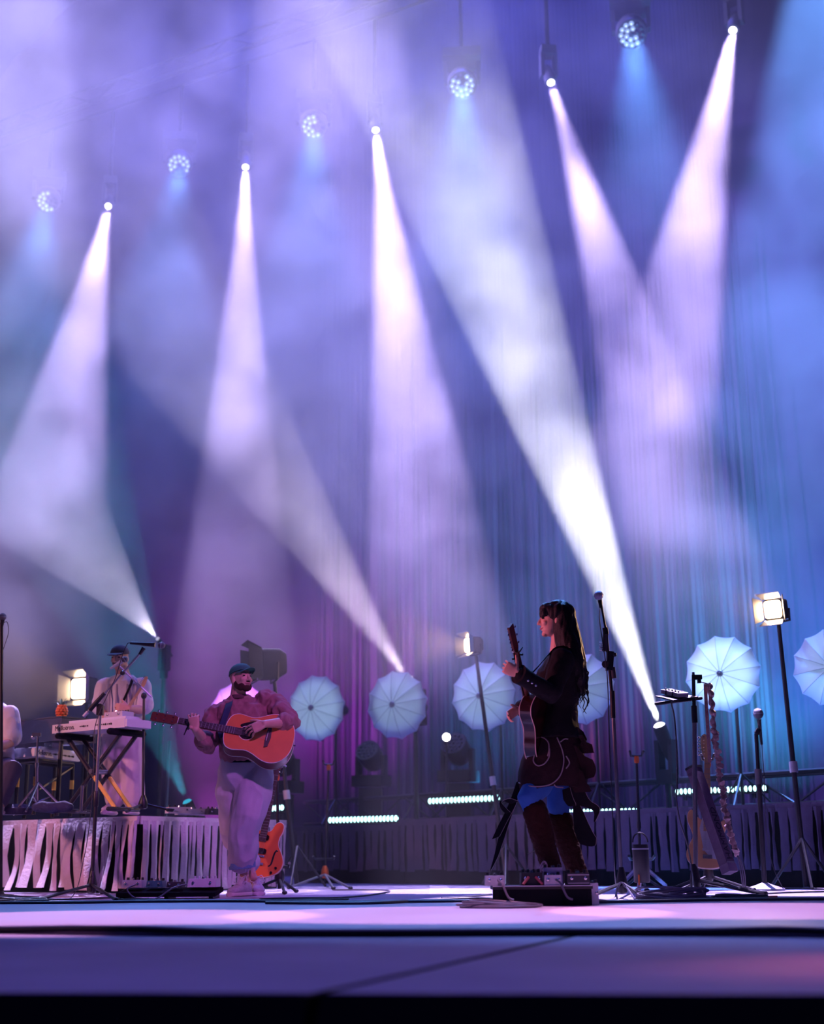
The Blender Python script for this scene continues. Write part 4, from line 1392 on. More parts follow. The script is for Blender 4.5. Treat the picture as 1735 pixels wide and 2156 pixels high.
part(wom, 'earring', MB().tube([WH @ (Vector((-0.078, -0.008, -0.045)) * WS), WH @ (Vector((-0.080, -0.008, -0.072)) * WS)], 0.006, 6, True), M['chrome'])
# hair
hair_m = mat('dark_hair', (0.012, 0.008, 0.010), 0.45, var=0.5, scale=60, bump=0.4, bscale=220, spec=0.2)
hr = MB()
R3 = WH.to_3x3()
for c, r in (((0, -0.022, 0.052), (0.086, 0.104, 0.084)), ((0, 0.05, 0.075), (0.066, 0.055, 0.040)), ((0, 0.076, 0.045), (0.058, 0.028, 0.034)), ((0, 0.086, 0.026), (0.048, 0.016, 0.022)),
             ((-0.056, -0.046, -0.02), (0.032, 0.048, 0.08)), ((0.056, -0.046, -0.02), (0.032, 0.048, 0.08)), ((-0.052, 0.024, 0.062), (0.022, 0.040, 0.030))):
    hr.ell(WH @ (Vector(c) * WS), r, R3, 16, 10)
hr.loft([(wp(1184, 1290, 0), Xw * 0.075, D * 0.085), (wp(1190, 1325, -0.01), Xw * 0.085, D * 0.10), (wp(1198, 1360, -0.02), Xw * 0.085, D * 0.125), (wp(1208, 1395, -0.03), Xw * 0.075, D * 0.14), (wp(1217, 1430, -0.03), Xw * 0.050, D * 0.13), (wp(1222, 1462, -0.02), Xw * 0.025, D * 0.10)], 18)
part(wom, 'hair', remesh(hr, 'hair', hair_m, 0.007, 4, fold=folds(0.006, 26, (1, 1, 0.12), 1.0), off=org), None)
rh = random.Random(11)
for i in range(44):
    x0 = rh.uniform(1204, 1238)
    y0 = rh.uniform(1385, 1420)
    dy = rh.uniform(-0.13, 0.08)
    pts = [wp(x0 - 8, y0, dy)]
    ln = rh.uniform(52, 92)
    for k in range(1, 8):
        t = k / 7
        pts.append(wp(x0 + 5 * math.sin(t * rh.uniform(5, 9) + i) * (0.3 + t) - 4 * t + rh.uniform(-1, 1), y0 + ln * t, dy - 0.01 * math.sin(4 * t + i)))
    part(wom, 'hair_strand', MB().tube(catmull(pts, 2), [0.0085 * (1 - 0.72 * k / 14) for k in range(15)], 4), hair_m)
for i in range(9):
    s_ = -1 + i / 4
    pts = [WH @ (Vector((s_ * 0.052, 0.070, 0.088)) * WS), WH @ (Vector((s_ * 0.056, 0.100 - 0.018 * s_ * s_, 0.055)) * WS), WH @ (Vector((s_ * 0.054, 0.103 - 0.024 * s_ * s_, 0.018 + 0.008 * (i % 2))) * WS)]
    part(wom, 'fringe_strand', MB().tube(catmull(pts, 3), [0.008, 0.008, 0.008, 0.007, 0.006, 0.004, 0.002], 5), hair_m)
# coat
coat_m = mat('black_coat', (0.011, 0.008, 0.011), 0.82, var=0.3, bump=0.25, bscale=160, spec=0.15)
ct = MB()
ct.loft([(wp(1170, 1556, 0), Xw * 0.155, D * 0.20), (wp(1172, 1520, 0), Xw * 0.130, D * 0.165), (wp(1176, 1486, 0), Xw * 0.118, D * 0.150), (wp(1177, 1450, 0), Xw * 0.130, D * 0.165), (wp(1180, 1415, 0), Xw * 0.132, D * 0.185), (wp(1185, 1390, 0), Xw * 0.112, D * 0.19), (wp(1187, 1371, 0.0), Xw * 0.075, D * 0.13), (wp(1183, 1362, 0), Xw * 0.058, D * 0.075)], 20)
ct.ell(wp(1150, 1432, 0), (0.07, 0.13, 0.09))
limb(ct, [sA + Vector((0, 0.06, 0.01)), sA, sA.lerp(eA, 0.5), eA, eA.lerp(wA, 0.5), eA.lerp(wA, 0.9)], [0.075, 0.078, 0.068, 0.062, 0.055, 0.050])
limb(ct, [sB + Vector((0, -0.06, 0.01)), sB, sB.lerp(eB, 0.5), eB, eB.lerp(wB, 0.5), eB.lerp(wB, 0.85)], [0.075, 0.078, 0.068, 0.062, 0.055, 0.050])
part(wom, 'coat', remesh(ct, 'coat', coat_m, 0.009, 4, fold=folds(0.006, 8, (1, 1, 0.8), 3.0), off=org), None)
a, b = eA.lerp(wA, 0.82), eA.lerp(wA, 1.0)
part(wom, 'sleeve_cuff', MB().lathe([(0.045, 0), (0.056, 0.0), (0.062, (b - a).length), (0.05, (b - a).length)], a, b - a, 16), coat_m)
part(wom, 'coat_button', MB().ell(wp(1138, 1508, -0.155), (0.008, 0.005, 0.008)), M['chrome'])
for i in range(3):
    part(wom, 'sleeve_button', MB().ell(eA.lerp(wA, 0.55 + 0.12 * i) + Vector((0.01, -0.058, -0.02)), (0.008, 0.005, 0.008)), M['chrome'])
# ruffled skirt of the coat
SK = [(1548, 1120, 1226, 0.165), (1575, 1108, 1228, 0.195), (1600, 1097, 1232, 0.215), (1625, 1091, 1238, 0.225), (1645, 1090, 1236, 0.225), (1660, 1094, 1230, 0.22)]


def skirt_row(py):
    for (y0, l0, r0, d0), (y1, l1, r1, d1) in zip(SK, SK[1:]):
        if py <= y1:
            t = max(0, (py - y0) / (y1 - y0))
            return l0 + (l1 - l0) * t, r0 + (r1 - r0) * t, d0 + (d1 - d0) * t
    return SK[-1][1:]


def sk_surf(px, py, off=0.006):
    l, r, d = skirt_row(py)
    c, a = (l + r) / 2, (r - l) / 2
    t = max(-0.999, min(0.999, (px - c) / a))
    return wp(px, py, -(d * math.sqrt(1 - t * t)) - off)


sk = MB()
rg_o, rg_i = [], []
for j, (py, l, r, d) in enumerate(SK):
    ro, ri = [], []
    for k in range(48):
        t = 2 * math.pi * k / 48
        wv = 1 + 0.035 * j / 5 * math.sin(7 * t + 0.6)
        q = wp((l + r) / 2 + (r - l) / 2 * math.cos(t) * wv, py + (6 * math.sin(2 * t + 1) if j == 5 else 0), d * math.sin(t) * wv)
        ro.append(q)
        ri.append(q + (wp((l + r) / 2, py, 0) - q).normalized() * 0.006)
    rg_o.append(ro)
    rg_i.append(ri)
sk.rings(rg_o + rg_i[::-1], cap=False, closed=True)
skirt_m = mat('dark_plum_cloth', (0.030, 0.014, 0.016), 0.85, var=0.3, bump=0.3, bscale=140, spec=0.12)
part(wom, 'coat_skirt', sk, skirt_m)
pipe_m = mat('grey_piping', (0.30, 0.22, 0.24), 0.6)
pipes = [[(1108, 1578), (1122, 1556), (1140, 1552), (1154, 1562), (1156, 1580), (1153, 1592)],
         [(1126, 1588), (1123, 1602), (1132, 1612), (1146, 1608), (1156, 1594), (1157, 1576)],
         [(1092, 1648), (1110, 1654), (1136, 1656), (1162, 1650), (1180, 1632), (1187, 1605), (1184, 1580), (1173, 1553)],
         [(1167, 1652), (1172, 1657), (1186, 1658)], [(1192, 1592), (1199, 1606), (1192, 1618)], [(1180, 1562), (1188, 1556), (1196, 1556)]]
for p in pipes:
    part(wom, 'piping', MB().tube(catmull([sk_surf(x, y, 0.009) for x, y in p], 5), 0.0042, 5), pipe_m)
fl = MB().ribbon([sk_surf(1212, 1540, 0.0), sk_surf(1224, 1555, 0.01), wp(1234, 1560, -0.10)], [0.06, 0.09, 0.03], Vector((0.3, 0, 0.9)), 0.006)
part(wom, 'ruffle', fl, skirt_m)
for pts, wd in (([(1222, 1548), (1232, 1568), (1236, 1586)], [0.03, 0.09, 0.10]), ([(1205, 1570), (1228, 1600), (1236, 1622), (1230, 1640)], [0.05, 0.12, 0.12, 0.04]), ([(1196, 1590), (1212, 1625), (1220, 1655), (1226, 1668)], [0.04, 0.10, 0.13, 0.10])):
    part(wom, 'ruffle', MB().ribbon(catmull([wp(x, y, -0.14) for x, y in pts], 4), [wd[min(len(wd) - 1, int(k / 4))] for k in range(4 * (len(pts) - 1) + 1)], Vector((0.8, -0.5, 0)), 0.005), skirt_m)
# ribbons hanging from the coat
tails = [([(1092, 1645), (1086, 1672), (1076, 1700), (1058, 1735), (1044, 1764)], [0.03, 0.05, 0.06, 0.055, 0.05], 0.02),
         ([(1080, 1690), (1068, 1725), (1056, 1765), (1044, 1805), (1033, 1833)], [0.05, 0.05, 0.045, 0.03, 0.004], 0.04),
         ([(1084, 1690), (1066, 1684), (1054, 1689), (1060, 1702), (1070, 1712)], [0.05, 0.05, 0.01, 0.03, 0.03], 0.0),
         ([(1192, 1660), (1196, 1680), (1204, 1694), (1210, 1696)], [0.05, 0.06, 0.05, 0.01], -0.1),
         ([(1210, 1650), (1218, 1672), (1230, 1690), (1248, 1698), (1257, 1708), (1252, 1730)], [0.08, 0.09, 0.08, 0.055, 0.04, 0.01], -0.12),
         ([(1212, 1690), (1218, 1715), (1226, 1745), (1238, 1770), (1250, 1781)], [0.03, 0.07, 0.10, 0.11, 0.02], -0.10),
         ([(1146, 1735), (1150, 1750), (1140, 1780), (1128, 1790), (1110, 1798)], [0.02, 0.02, 0.035, 0.02, 0.004], 0.12)]
for pts, wd, dy in tails:
    cp_ = catmull([wp(x, y, dy) for x, y in pts], 4)
    ws = [wd[min(len(wd) - 1, k // 4)] * (1 - (k % 4) / 4) + wd[min(len(wd) - 1, k // 4 + 1)] * (k % 4) / 4 for k in range(len(cp_))]
    tl = part(wom, 'ribbon', MB().ribbon(cp_, ws, Vector((0.9, -0.35, 0.3)), 0.005), coat_m)
    edge_ = [c + Vector((0.9, -0.35, 0.3)).normalized() * w / 2 for c, w in zip(cp_, ws)]
    part(tl, 'piping', MB().tube(edge_, 0.0025, 4), pipe_m)
# tights, boots, shoes
tg = mat('blue_tights', (0.030, 0.13, 0.42), 0.7, var=0.12, spec=0.3)
bt_m = mat('brown_knit', (0.038, 0.012, 0.010), 0.95, var=0.3, bump=0.7, bscale=90, spec=0.1)
tt = MB()
tt.loft([(wp(1166, 1600, 0), Xw * 0.12, D * 0.15), (wp(1162, 1635, 0), Xw * 0.115, D * 0.15)], 16)
limb(tt, [wp(1148, 1625, -0.06), wp(1132, 1655, -0.09), wp(1113, 1682, -0.13), wp(1124, 1716, -0.13)], [0.088, 0.088, 0.074, 0.050], 14)
limb(tt, [wp(1184, 1625, 0.07), wp(1178, 1658, 0.09), wp(1176, 1700, 0.10), wp(1182, 1728, 0.11)], [0.088, 0.084, 0.072, 0.050], 14)
part(wom, 'tights', remesh(tt, 'tights', tg, 0.009, 5, off=org), None)
for pts, rs in (([wp(1126, 1706, -0.13), wp(1136, 1740, -0.10), wp(1148, 1785, -0.06), wp(1161, 1825, -0.04), wp(1165, 1858, -0.04)], [0.074, 0.074, 0.066, 0.060, 0.056]),
                ([wp(1180, 1724, 0.11), wp(1190, 1760, 0.12), wp(1203, 1800, 0.13), wp(1218, 1838, 0.14), wp(1224, 1862, 0.14)], [0.074, 0.073, 0.064, 0.058, 0.055])):
    bm_ = MB()
    limb(bm_, pts, rs, 16)
    part(wom, 'leg_warmer', remesh(bm_, 'leg_warmer', bt_m, 0.009, 3, fold=folds(0.005, 16, (1, 1, 2.2), 4.0), off=org), None)
wshoe = mat('woman_sneaker', (0.22, 0.17, 0.22), 0.8)
shoe(wom, fA[0], fA[1], wshoe, sole_m, 1.0, True, M['bone'])
shoe(wom, fB[0], fB[1], wshoe, sole_m, 1.0, True, M['bone'])
part(wom, 'lace_bow', MB().tube(catmull([wp(1140, 1848, -0.13), wp(1138, 1828, -0.14), wp(1145, 1814, -0.14), wp(1151, 1822, -0.14), wp(1146, 1832, -0.14), wp(1139, 1830, -0.14), wp(1148, 1820, -0.15), wp(1152, 1838, -0.14), wp(1141, 1850, -0.13)], 5), 0.006, 5), mat('pink_lace', (0.65, 0.40, 0.42), 0.7))
# strap of her guitar
inv = (Matrix.Translation(WMx.translation) @ WMx.to_3x3().normalized().to_4x4() @ Matrix.Scale(woman_guitar.scale.x, 4)).inverted()
sp = [wp(1186, 1366, -0.12), wp(1164, 1370, -0.16), wp(1150, 1384, -0.20), wp(1132, 1405, -0.22), wp(1114, 1424, -0.22), wp(1098, 1448, -0.20)]
part(woman_guitar, 'strap', MB().ribbon([inv @ p for p in catmull(sp, 5)], 0.06, inv.to_3x3() @ Vector((0.62, -0.25, 0.74)), 0.004), M['blackfab'])

# ---- the guitarist with the dark cap on the keyboard platform
BY = 11.62


def bp(px, py, dy=0.0):
    return P(px, py, BY + dy)


bgm = thing('person', 'man in a dark cap and white striped shirt standing behind the keyboards', 'person', bp(258, 1710, 0))
bgm.location.z = RZ
org = Vector((bgm.location.x, BY, RZ))
bgm['_org'] = list(org)
BH = frame(Vector((-0.97, 0.2, 0)), y=Vector((-0.30, -0.93, -0.16)), loc=bp(252, 1385, -0.02))
body = MB()
head(body, BH, 0.95)
limb(body, [bp(254, 1392, 0), bp(258, 1415, 0), bp(260, 1430, 0.02)], [0.055, 0.058, 0.08])
body.loft([(bp(258, 1545, 0), Xw * 0.15, D * 0.10), (bp(257, 1500, 0), Xw * 0.14, D * 0.10), (bp(258, 1450, 0), Xw * 0.16, D * 0.10), (bp(260, 1425, 0), Xw * 0.08, D * 0.07)], 14)
s1, e1, w1 = bp(222, 1447, 0), bp(212, 1498, -0.05), bp(236, 1520, -0.25)
s2, e2_, w2 = bp(298, 1447, 0), bp(303, 1495, -0.08), bp(272, 1492, -0.27)
for s_, e_, w_ in ((s1, e1, w1), (s2, e2_, w2)):
    limb(body, [s_, s_.lerp(e_, 0.5), e_, e_.lerp(w_, 0.4), w_], [0.055, 0.05, 0.043, 0.04, 0.028])
hand(body, w1, Vector((0.8, -0.5, -0.2)), Vector((0, 0.4, -1)), Vector((0.3, -0.8, 0.2)), (20, 30, 30))
hand(body, w2, Vector((-0.9, -0.2, 0.1)), Vector((0, 1, -0.2)), Vector((0, 0, 1)), (30, 45, 30))
for x0, x1, x2 in ((240, 238, 236), (278, 282, 284)):
    limb(body, [bp(x0, 1545), bp(x1, 1620, -0.02), bp(x2, 1695, 0.0)], [0.08, 0.06, 0.038])
    limb(body, [bp(x2, 1695, 0.0), Vector((bp(x2, 1700).x, BY - 0.02, RZ + 0.05)), Vector((bp(x2, 1700).x - 0.02, BY - 0.15, RZ + 0.04))], [0.036, 0.034, 0.03])
part(bgm, 'body', remesh(body, 'body', M['skin'], 0.008, 3, off=org), None)
face_parts(bgm, None, BH, 0.95)
part(bgm, 'moustache', MB().tube([BH @ Vector((x, 0.092, -0.044)) for x in (-0.025, 0, 0.025)], 0.006, 6, True), M['dark'])
cp = MB()
rg = []
for i in range(7):
    t = i / 6 * math.pi / 2
    rr, zz = math.cos(t) ** 0.8, math.sin(t)
    rg.append([BH @ Vector((0.082 * rr * math.cos(2 * math.pi * j / 16), -0.004 + 0.100 * rr * math.sin(2 * math.pi * j / 16), 0.028 + 0.085 * zz)) for j in range(16)])
capd = mat('dark_cap', (0.05, 0.045, 0.07), 0.85)
part(bgm, 'cap', cp.rings(rg), capd)
part(bgm, 'cap_brim', MB().loft([(BH @ Vector((0, y, z)), BH.to_3x3() @ Vector((w, 0, 0)), BH.to_3x3() @ Vector((0, 0, 0.005))) for y, z, w in ((0.05, 0.042, 0.072), (0.10, 0.040, 0.068), (0.150, 0.030, 0.055), (0.165, 0.026, 0.03))], 12), capd)
sh = MB()
sh.loft([(bp(258, 1530, 0), Xw * 0.175, D * 0.135), (bp(257, 1500, 0), Xw * 0.175, D * 0.14), (bp(258, 1460, 0), Xw * 0.185, D * 0.13), (bp(259, 1436, 0), Xw * 0.16, D * 0.11), (bp(259, 1422, 0.01), Xw * 0.085, D * 0.075)], 18)
limb(sh, [s1, s1.lerp(e1, 0.4), s1.lerp(e1, 0.78)], [0.085, 0.085, 0.088])
limb(sh, [s2, s2.lerp(e2_, 0.4), s2.lerp(e2_, 0.78)], [0.085, 0.085, 0.088])
wshirt = mat('white_shirt', (0.66, 0.63, 0.66), 0.85, var=0.08, bump=0.2)
part(bgm, 'shirt', remesh(sh, 'shirt', wshirt, 0.010, 4, fold=folds(0.006, 9, (1, 1, 0.6), 8.0), off=org), None)
for i, x in enumerate((232, 246, 268, 282)):
    part(bgm, 'shirt_stripe', MB().ribbon([bp(x, 1440, -0.12), bp(x - 1, 1470, -0.148), bp(x - 2, 1500, -0.155), bp(x - 2, 1528, -0.15)], 0.014, Xw, 0.003), mat('grey_stripe', (0.30, 0.27, 0.36), 0.85))
tr_ = MB()
tr_.loft([(bp(258, 1522, 0), Xw * 0.168, D * 0.13), (bp(258, 1550, 0), Xw * 0.178, D * 0.14), (bp(260, 1575, 0), Xw * 0.175, D * 0.13)], 18)
limb(tr_, [bp(240, 1565, 0), bp(238, 1620, -0.02), bp(240, 1660, 0), bp(242, 1680, 0)], [0.11, 0.105, 0.10, 0.09])
limb(tr_, [bp(277, 1565, 0), bp(277, 1620, -0.02), bp(279, 1660, 0), bp(280, 1680, 0)], [0.11, 0.105, 0.105, 0.095])
part(bgm, 'trousers', remesh(tr_, 'trousers', mat('cream_trousers', (0.58, 0.48, 0.50), 0.85, var=0.1), 0.010, 4, fold=folds(0.008, 7, (1, 1, 0.35), 1.0), off=org), None)
for x in (237, 283):
    q = bp(x, 1700)
    shoe(bgm, Vector((q.x, BY + 0.06, RZ)), Vector((q.x - 0.02, BY - 0.20, RZ)), sneaker, sole_m, 1.0, False)
ga, gb = bp(244, 1530, -0.22), bp(312, 1426, -0.34)
bg_guitar = electric('electric_guitar', 'electric guitar slung on the man in the dark cap', frame(gb - ga, z=Vector((0.2, -1, 0.1)), loc=ga), STRAT, mat('cream_guitar', (0.70, 0.50, 0.38), 0.35), M['maple'], 'strat', (gb - ga).length / 1.05 * 1.0)
inv = (Matrix.Translation(ga) @ frame(gb - ga, z=Vector((0.2, -1, 0.1))).to_3x3().to_4x4() @ Matrix.Scale(bg_guitar.scale.x, 4)).inverted()
part(bg_guitar, 'strap', MB().ribbon([inv @ p for p in catmull([bp(278, 1428, -0.06), bp(276, 1440, -0.13), bp(266, 1462, -0.16), bp(254, 1490, -0.18), bp(246, 1512, -0.19)], 4)], 0.06, inv.to_3x3() @ Vector((0.9, 0, 0.4)), 0.004), M['blackfab'])

# ---- the seated player cut by the left edge
LY = 11.6


def lp(px, py, dy=0.0):
    return P(px, py, LY + dy)


lft = thing('person', 'seated keyboard player in a white tee shirt cut off by the left edge', 'person', lp(-12, 1700, 0))
lft.location.z = RZ
org = Vector((lft.location.x, LY, RZ))
lft['_org'] = list(org)
LH = frame(Vector((-0.4, -0.9, 0)), y=Vector((0.9, -0.4, -0.1)), loc=lp(-22, 1435, 0))
body = MB()
head(body, LH, 0.97)
limb(body, [lp(-22, 1445), lp(-20, 1470), lp(-18, 1485, 0.02)], [0.055, 0.058, 0.08])
body.loft([(lp(-14, 1612), Xw * 0.15, D * 0.14), (lp(-16, 1560), Xw * 0.14, D * 0.12), (lp(-16, 1510), Xw * 0.16, D * 0.11), (lp(-18, 1480), Xw * 0.07, D * 0.07)], 14)
s1, e1, w1 = lp(20, 1506, -0.03), lp(26, 1562, -0.10), lp(-18, 1578, -0.33)
s2, e2_, w2 = lp(-55, 1506, 0.03), lp(-62, 1562, 0.0), lp(-20, 1576, -0.28)
for s_, e_, w_ in ((s1, e1, w1), (s2, e2_, w2)):
    limb(body, [s_, s_.lerp(e_, 0.5), e_, e_.lerp(w_, 0.4), w_], [0.055, 0.05, 0.045, 0.042, 0.028])
    hand(body, w_, Vector((0.4, -0.9, -0.1)), Vector((0, 0, -1)), Vector((-0.5, -0.2, 0)), (20, 35, 25))
for k in (-1, 1):
    limb(body, [lp(-14, 1612) + Vector((k * 0.09, 0, 0)), lp(2 + k * 24, 1618, -0.42), Vector((lp(0, 1700).x + k * 0.13, LY - 0.42, RZ + 0.08)), Vector((lp(0, 1700).x + k * 0.13, LY - 0.58, RZ + 0.05))], [0.085, 0.065, 0.045, 0.035])
part(lft, 'body', remesh(body, 'body', M['skin'], 0.009, 3, off=org), None)
face_parts(lft, None, LH, 0.97)
sh = MB()
sh.loft([(lp(-14, 1605), Xw * 0.18, D * 0.16), (lp(-15, 1560), Xw * 0.175, D * 0.15), (lp(-16, 1512), Xw * 0.19, D * 0.135), (lp(-17, 1488), Xw * 0.14, D * 0.11), (lp(-18, 1477), Xw * 0.08, D * 0.075)], 18)
limb(sh, [s1, s1.lerp(e1, 0.4), s1.lerp(e1, 0.82)], [0.085, 0.083, 0.085])
limb(sh, [s2, s2.lerp(e2_, 0.4), s2.lerp(e2_, 0.82)], [0.085, 0.083, 0.085])
part(lft, 'tee_shirt', remesh(sh, 'tee_shirt', wshirt, 0.011, 4, fold=folds(0.006, 9, (1, 1, 0.6), 8.0), off=org), None)
tr_ = MB()
tr_.loft([(lp(-14, 1605), Xw * 0.16, D * 0.15), (lp(-14, 1625), Xw * 0.16, D * 0.16)], 16)
for k in (-1, 1):
    limb(tr_, [lp(-14, 1616) + Vector((k * 0.09, 0, 0)), lp(2 + k * 24, 1620, -0.42), Vector((lp(0, 1700).x + k * 0.13, LY - 0.42, RZ + 0.12))], [0.10, 0.085, 0.075])
part(lft, 'trousers', remesh(tr_, 'trousers', mat('dark_trousers', (0.07, 0.06, 0.10), 0.9), 0.011, 4, off=org), None)
hr = MB()
hr.ell(LH @ Vector((0, -0.015, 0.05)), (0.085, 0.10, 0.085), LH.to_3x3())
part(lft, 'hair', hr, hair_m)
for k in (-1, 1):
    q = Vector((lp(0, 1700).x + k * 0.13, LY, RZ))
    shoe(lft, Vector((q.x, LY - 0.38, RZ)), Vector((q.x, LY - 0.64, RZ)), sneaker, sole_m, 1.0, False)
q = lp(-14, 1640, 0.02)
stl = thing('drum_stool', 'round black stool under the seated keyboard player', 'stool', Vector((q.x, q.y, RZ)))
part(stl, 'seat', MB().lathe([(0.0, 0.0), (0.17, 0.0), (0.18, 0.03), (0.16, 0.06), (0.0, 0.065)], Vector((q.x, q.y, q.z - 0.08)), UP, 18), M['black'])
part(stl, 'post', MB().tube([Vector((q.x, q.y, q.z - 0.08)), Vector((q.x, q.y, RZ + 0.1))], 0.02, 8), M['chrome'])
for k in range(3):
    t = 2.09 * k + 0.5
    part(stl, 'leg', MB().tube([Vector((q.x, q.y, RZ + 0.22)), Vector((q.x + 0.2 * math.cos(t), q.y + 0.2 * math.sin(t), RZ + 0.012))], 0.012, 6), M['chrome'])

# ------------------------------------------------------------------ microphone stands and microphones
mesh_m = mat('mic_grille', (0.16, 0.16, 0.19), 0.4, 0.7, var=0.3, scale=300, bump=0.6, bscale=700)


def mic(a, b, lab, r_head=0.026, m=None, grille=None, cable=None):
    """handheld microphone: tail at a, grille end at b"""
    a, b = Vector(a), Vector(b)
    d = (b - a).normalized()
    L = (b - a).length
    t = thing('microphone', lab, 'microphone', a)
    part(t, 'handle', MB().lathe([(0.0, 0), (0.010, 0.0), (0.011, L * 0.2), (0.018, L * 0.72), (0.021, L * 0.76)], a, d, 14), m or M['black'])
    part(t, 'grille', MB().ell(b - d * r_head * 0.4, (r_head, r_head, r_head * 1.1), d.to_track_quat('Z', 'Y').to_matrix(), 14, 9), grille or mesh_m)
    part(t, 'grille_band', MB().lathe([(r_head * 0.98, -0.004), (r_head * 1.05, 0.0), (r_head * 0.98, 0.004)], b - d * r_head * 0.45, d, 16), M['steel'])
    if cable:
        part(t, 'cable', MB().tube(catmull(cable, 6), 0.0032, 6), M['cable'])
    return t


def tripod(root, base, legs, r=0.012, hub=0.10, m=None, foot=True):
    part(root, 'hub', MB().lathe([(0.018, 0.0), (0.034, 0.01), (0.040, hub * 0.5), (0.028, hub), (0.016, hub * 1.4)], base, UP, 12), M['black'])
    for q in legs:
        l = part(root, 'leg', MB().tube([base + UP * hub * 0.55, Vector(q) + UP * 0.012], r, 7), m or M['blackmetal'])
        if foot:
            d = (Vector(q) - base).normalized()
            part(l, 'rubber_foot', MB().tube([Vector(q) + UP * 0.014 - d * 0.03, Vector(q) + UP * 0.014 + d * 0.006], r * 1.45, 8, True), M['black'])


# left boom stand
y = 9.75
base = PZ(192, 1890, 0)
y = base.y
t = thing('microphone_stand', 'black boom microphone stand in front of the keyboard platform', 'microphone stand', base)
tp = P(211, 1497, y)
mid = base.lerp(tp, 0.52)
part(t, 'pole', MB().tube([base + UP * 0.05, mid], 0.0145, 10), M['blackmetal'])
part(t, 'upper_pole', MB().tube([mid, tp], 0.0125, 10), M['steel'])
part(t, 'clutch', MB().lathe([(0.018, -0.06), (0.022, -0.05), (0.022, 0.05), (0.017, 0.06)], mid, UP, 12), M['black'])
part(t, 'boom_clamp', MB().box(tp + UP * 0.005, (0.05, 0.05, 0.075)).lathe([(0.026, -0.03), (0.026, 0.03)], tp + UP * 0.03, (0, 1, 0), 12), M['black'])
bA, bB = P(176, 1509, y - 0.03), P(298, 1373, y - 0.03)
part(t, 'boom', MB().tube([bA, bB], 0.009, 8), M['steel'])
part(t, 'counterweight', MB().tube([bA, bA.lerp(bB, 0.07)], 0.015, 10), M['lilac'])
part(t, 'boom_grip', MB().tube([bA.lerp(bB, 0.10), bA.lerp(bB, 0.36)], [0.021, 0.016], 10), M['black'])
part(t, 'boom_joint', MB().ell(P(258, 1417, y - 0.03), (0.02, 0.02, 0.02)), M['black'])
part(t, 'microphone_clip', MB().tube([P(294, 1378, y - 0.03), P(303, 1364, y - 0.03)], [0.012, 0.018], 10), M['black'])
tripod(t, base + UP * 0.03, [PZ(84, 1897, 0), PZ(245, 1899, 0), PZ(214, 1882, 0)], 0.012, 0.12)
mic(P(274, 1354, y - 0.03), P(343, 1359, y - 0.03), 'black vocal microphone on the left boom stand', 0.028,
    cable=[P(275, 1354, y - 0.03), P(268, 1356, y - 0.05), P(256, 1385, y - 0.06), P(244, 1425, y - 0.05), P(228, 1460, y - 0.06), P(200, 1530, y - 0.05), P(197, 1620, y - 0.06), P(190, 1720, y - 0.06), P(176, 1810, y - 0.08), PZ(150, 1890, 0.006), PZ(60, 1901, 0.006)])

# small boom stand on the platform
y2 = 10.95
bb = P(301, 1700, y2)
bb.z = RZ
t = thing('microphone_stand', 'thin boom microphone stand on the keyboard platform beside the man in the dark cap', 'microphone stand', bb)
tp = P(303, 1465, y2)
part(t, 'pole', MB().tube([bb + UP * 0.02, tp], 0.011, 8), M['blackmetal'])
part(t, 'boom', MB().tube([P(320, 1468, y2 - 0.02), P(252, 1403, y2 - 0.1)], 0.008, 8), M['steel'])
part(t, 'boom_clamp', MB().ell(tp, (0.024, 0.024, 0.028)), M['black'])
tripod(t, bb + UP * 0.02, [bb + Vector((0.22, 0.05, 0)), bb + Vector((-0.16, 0.16, 0)), bb + Vector((-0.06, -0.2, 0))], 0.010, 0.08)
mic(P(232, 1408, y2 - 0.12), P(265, 1387, y2 - 0.12), 'silver vocal microphone in front of the face of the man in the dark cap', 0.025, M['lilac'])

# stand cut by the left edge
y3 = PZ(5, 1893, 0).y + 0.5
b3 = P(2, 1870, y3)
b3.z = 0
t = thing('microphone_stand', 'upright microphone stand at the left edge of the picture', 'microphone stand', b3)
part(t, 'pole', MB().tube([b3 + UP * 0.02, P(3, 1312, y3)], 0.016, 8), M['blackmetal'])
part(t, 'base', MB().lathe([(0.13, 0.0), (0.13, 0.015), (0.03, 0.03), (0.02, 0.05)], b3, UP, 18), M['black'])
mic(P(3, 1330, y3), P(6, 1296, y3), 'microphone and hanging cable at the left edge', 0.03,
    cable=[P(6, 1312, y3), P(15, 1310, y3), P(18, 1330, y3), P(12, 1352, y3), P(5, 1372, y3)])

# right tall stand, the grille turned towards us
y4 = PZ(1311, 1892, 0).y
b4 = PZ(1311, 1892, 0)
t = thing('microphone_stand', 'tall black microphone stand with a pick holder right of the woman', 'microphone stand', b4)
pts = [(1308, 1840), (1290, 1482), (1283, 1400), (1275, 1324), (1265, 1268)]
q = [P(x, yy, y4) for x, yy in pts]
part(t, 'pole', MB().tube([b4 + UP * 0.05, q[0], q[1]], 0.0135, 10), M['steel'])
part(t, 'upper_pole', MB().tube([q[1], q[2], q[3]], 0.0115, 10), M['blackmetal'])
part(t, 'boom', MB().tube([q[3], q[4]], 0.008, 8), M['blackmetal'])
part(t, 'clutch', MB().tube([P(1289, 1455, y4), P(1291, 1512, y4)], 0.0175, 12), M['black'])
part(t, 'boom_clamp', MB().box(P(1284, 1392, y4), (0.045, 0.05, 0.13), Matrix.Rotation(0.12, 3, 'Y')).lathe([(0.024, -0.04), (0.024, 0.04)], P(1276, 1400, y4), (0.3, 1, 0), 12), M['black'])
part(t, 'clamp_knob', MB().ell(P(1294, 1378, y4 - 0.02), (0.014, 0.012, 0.016)), M['black'])
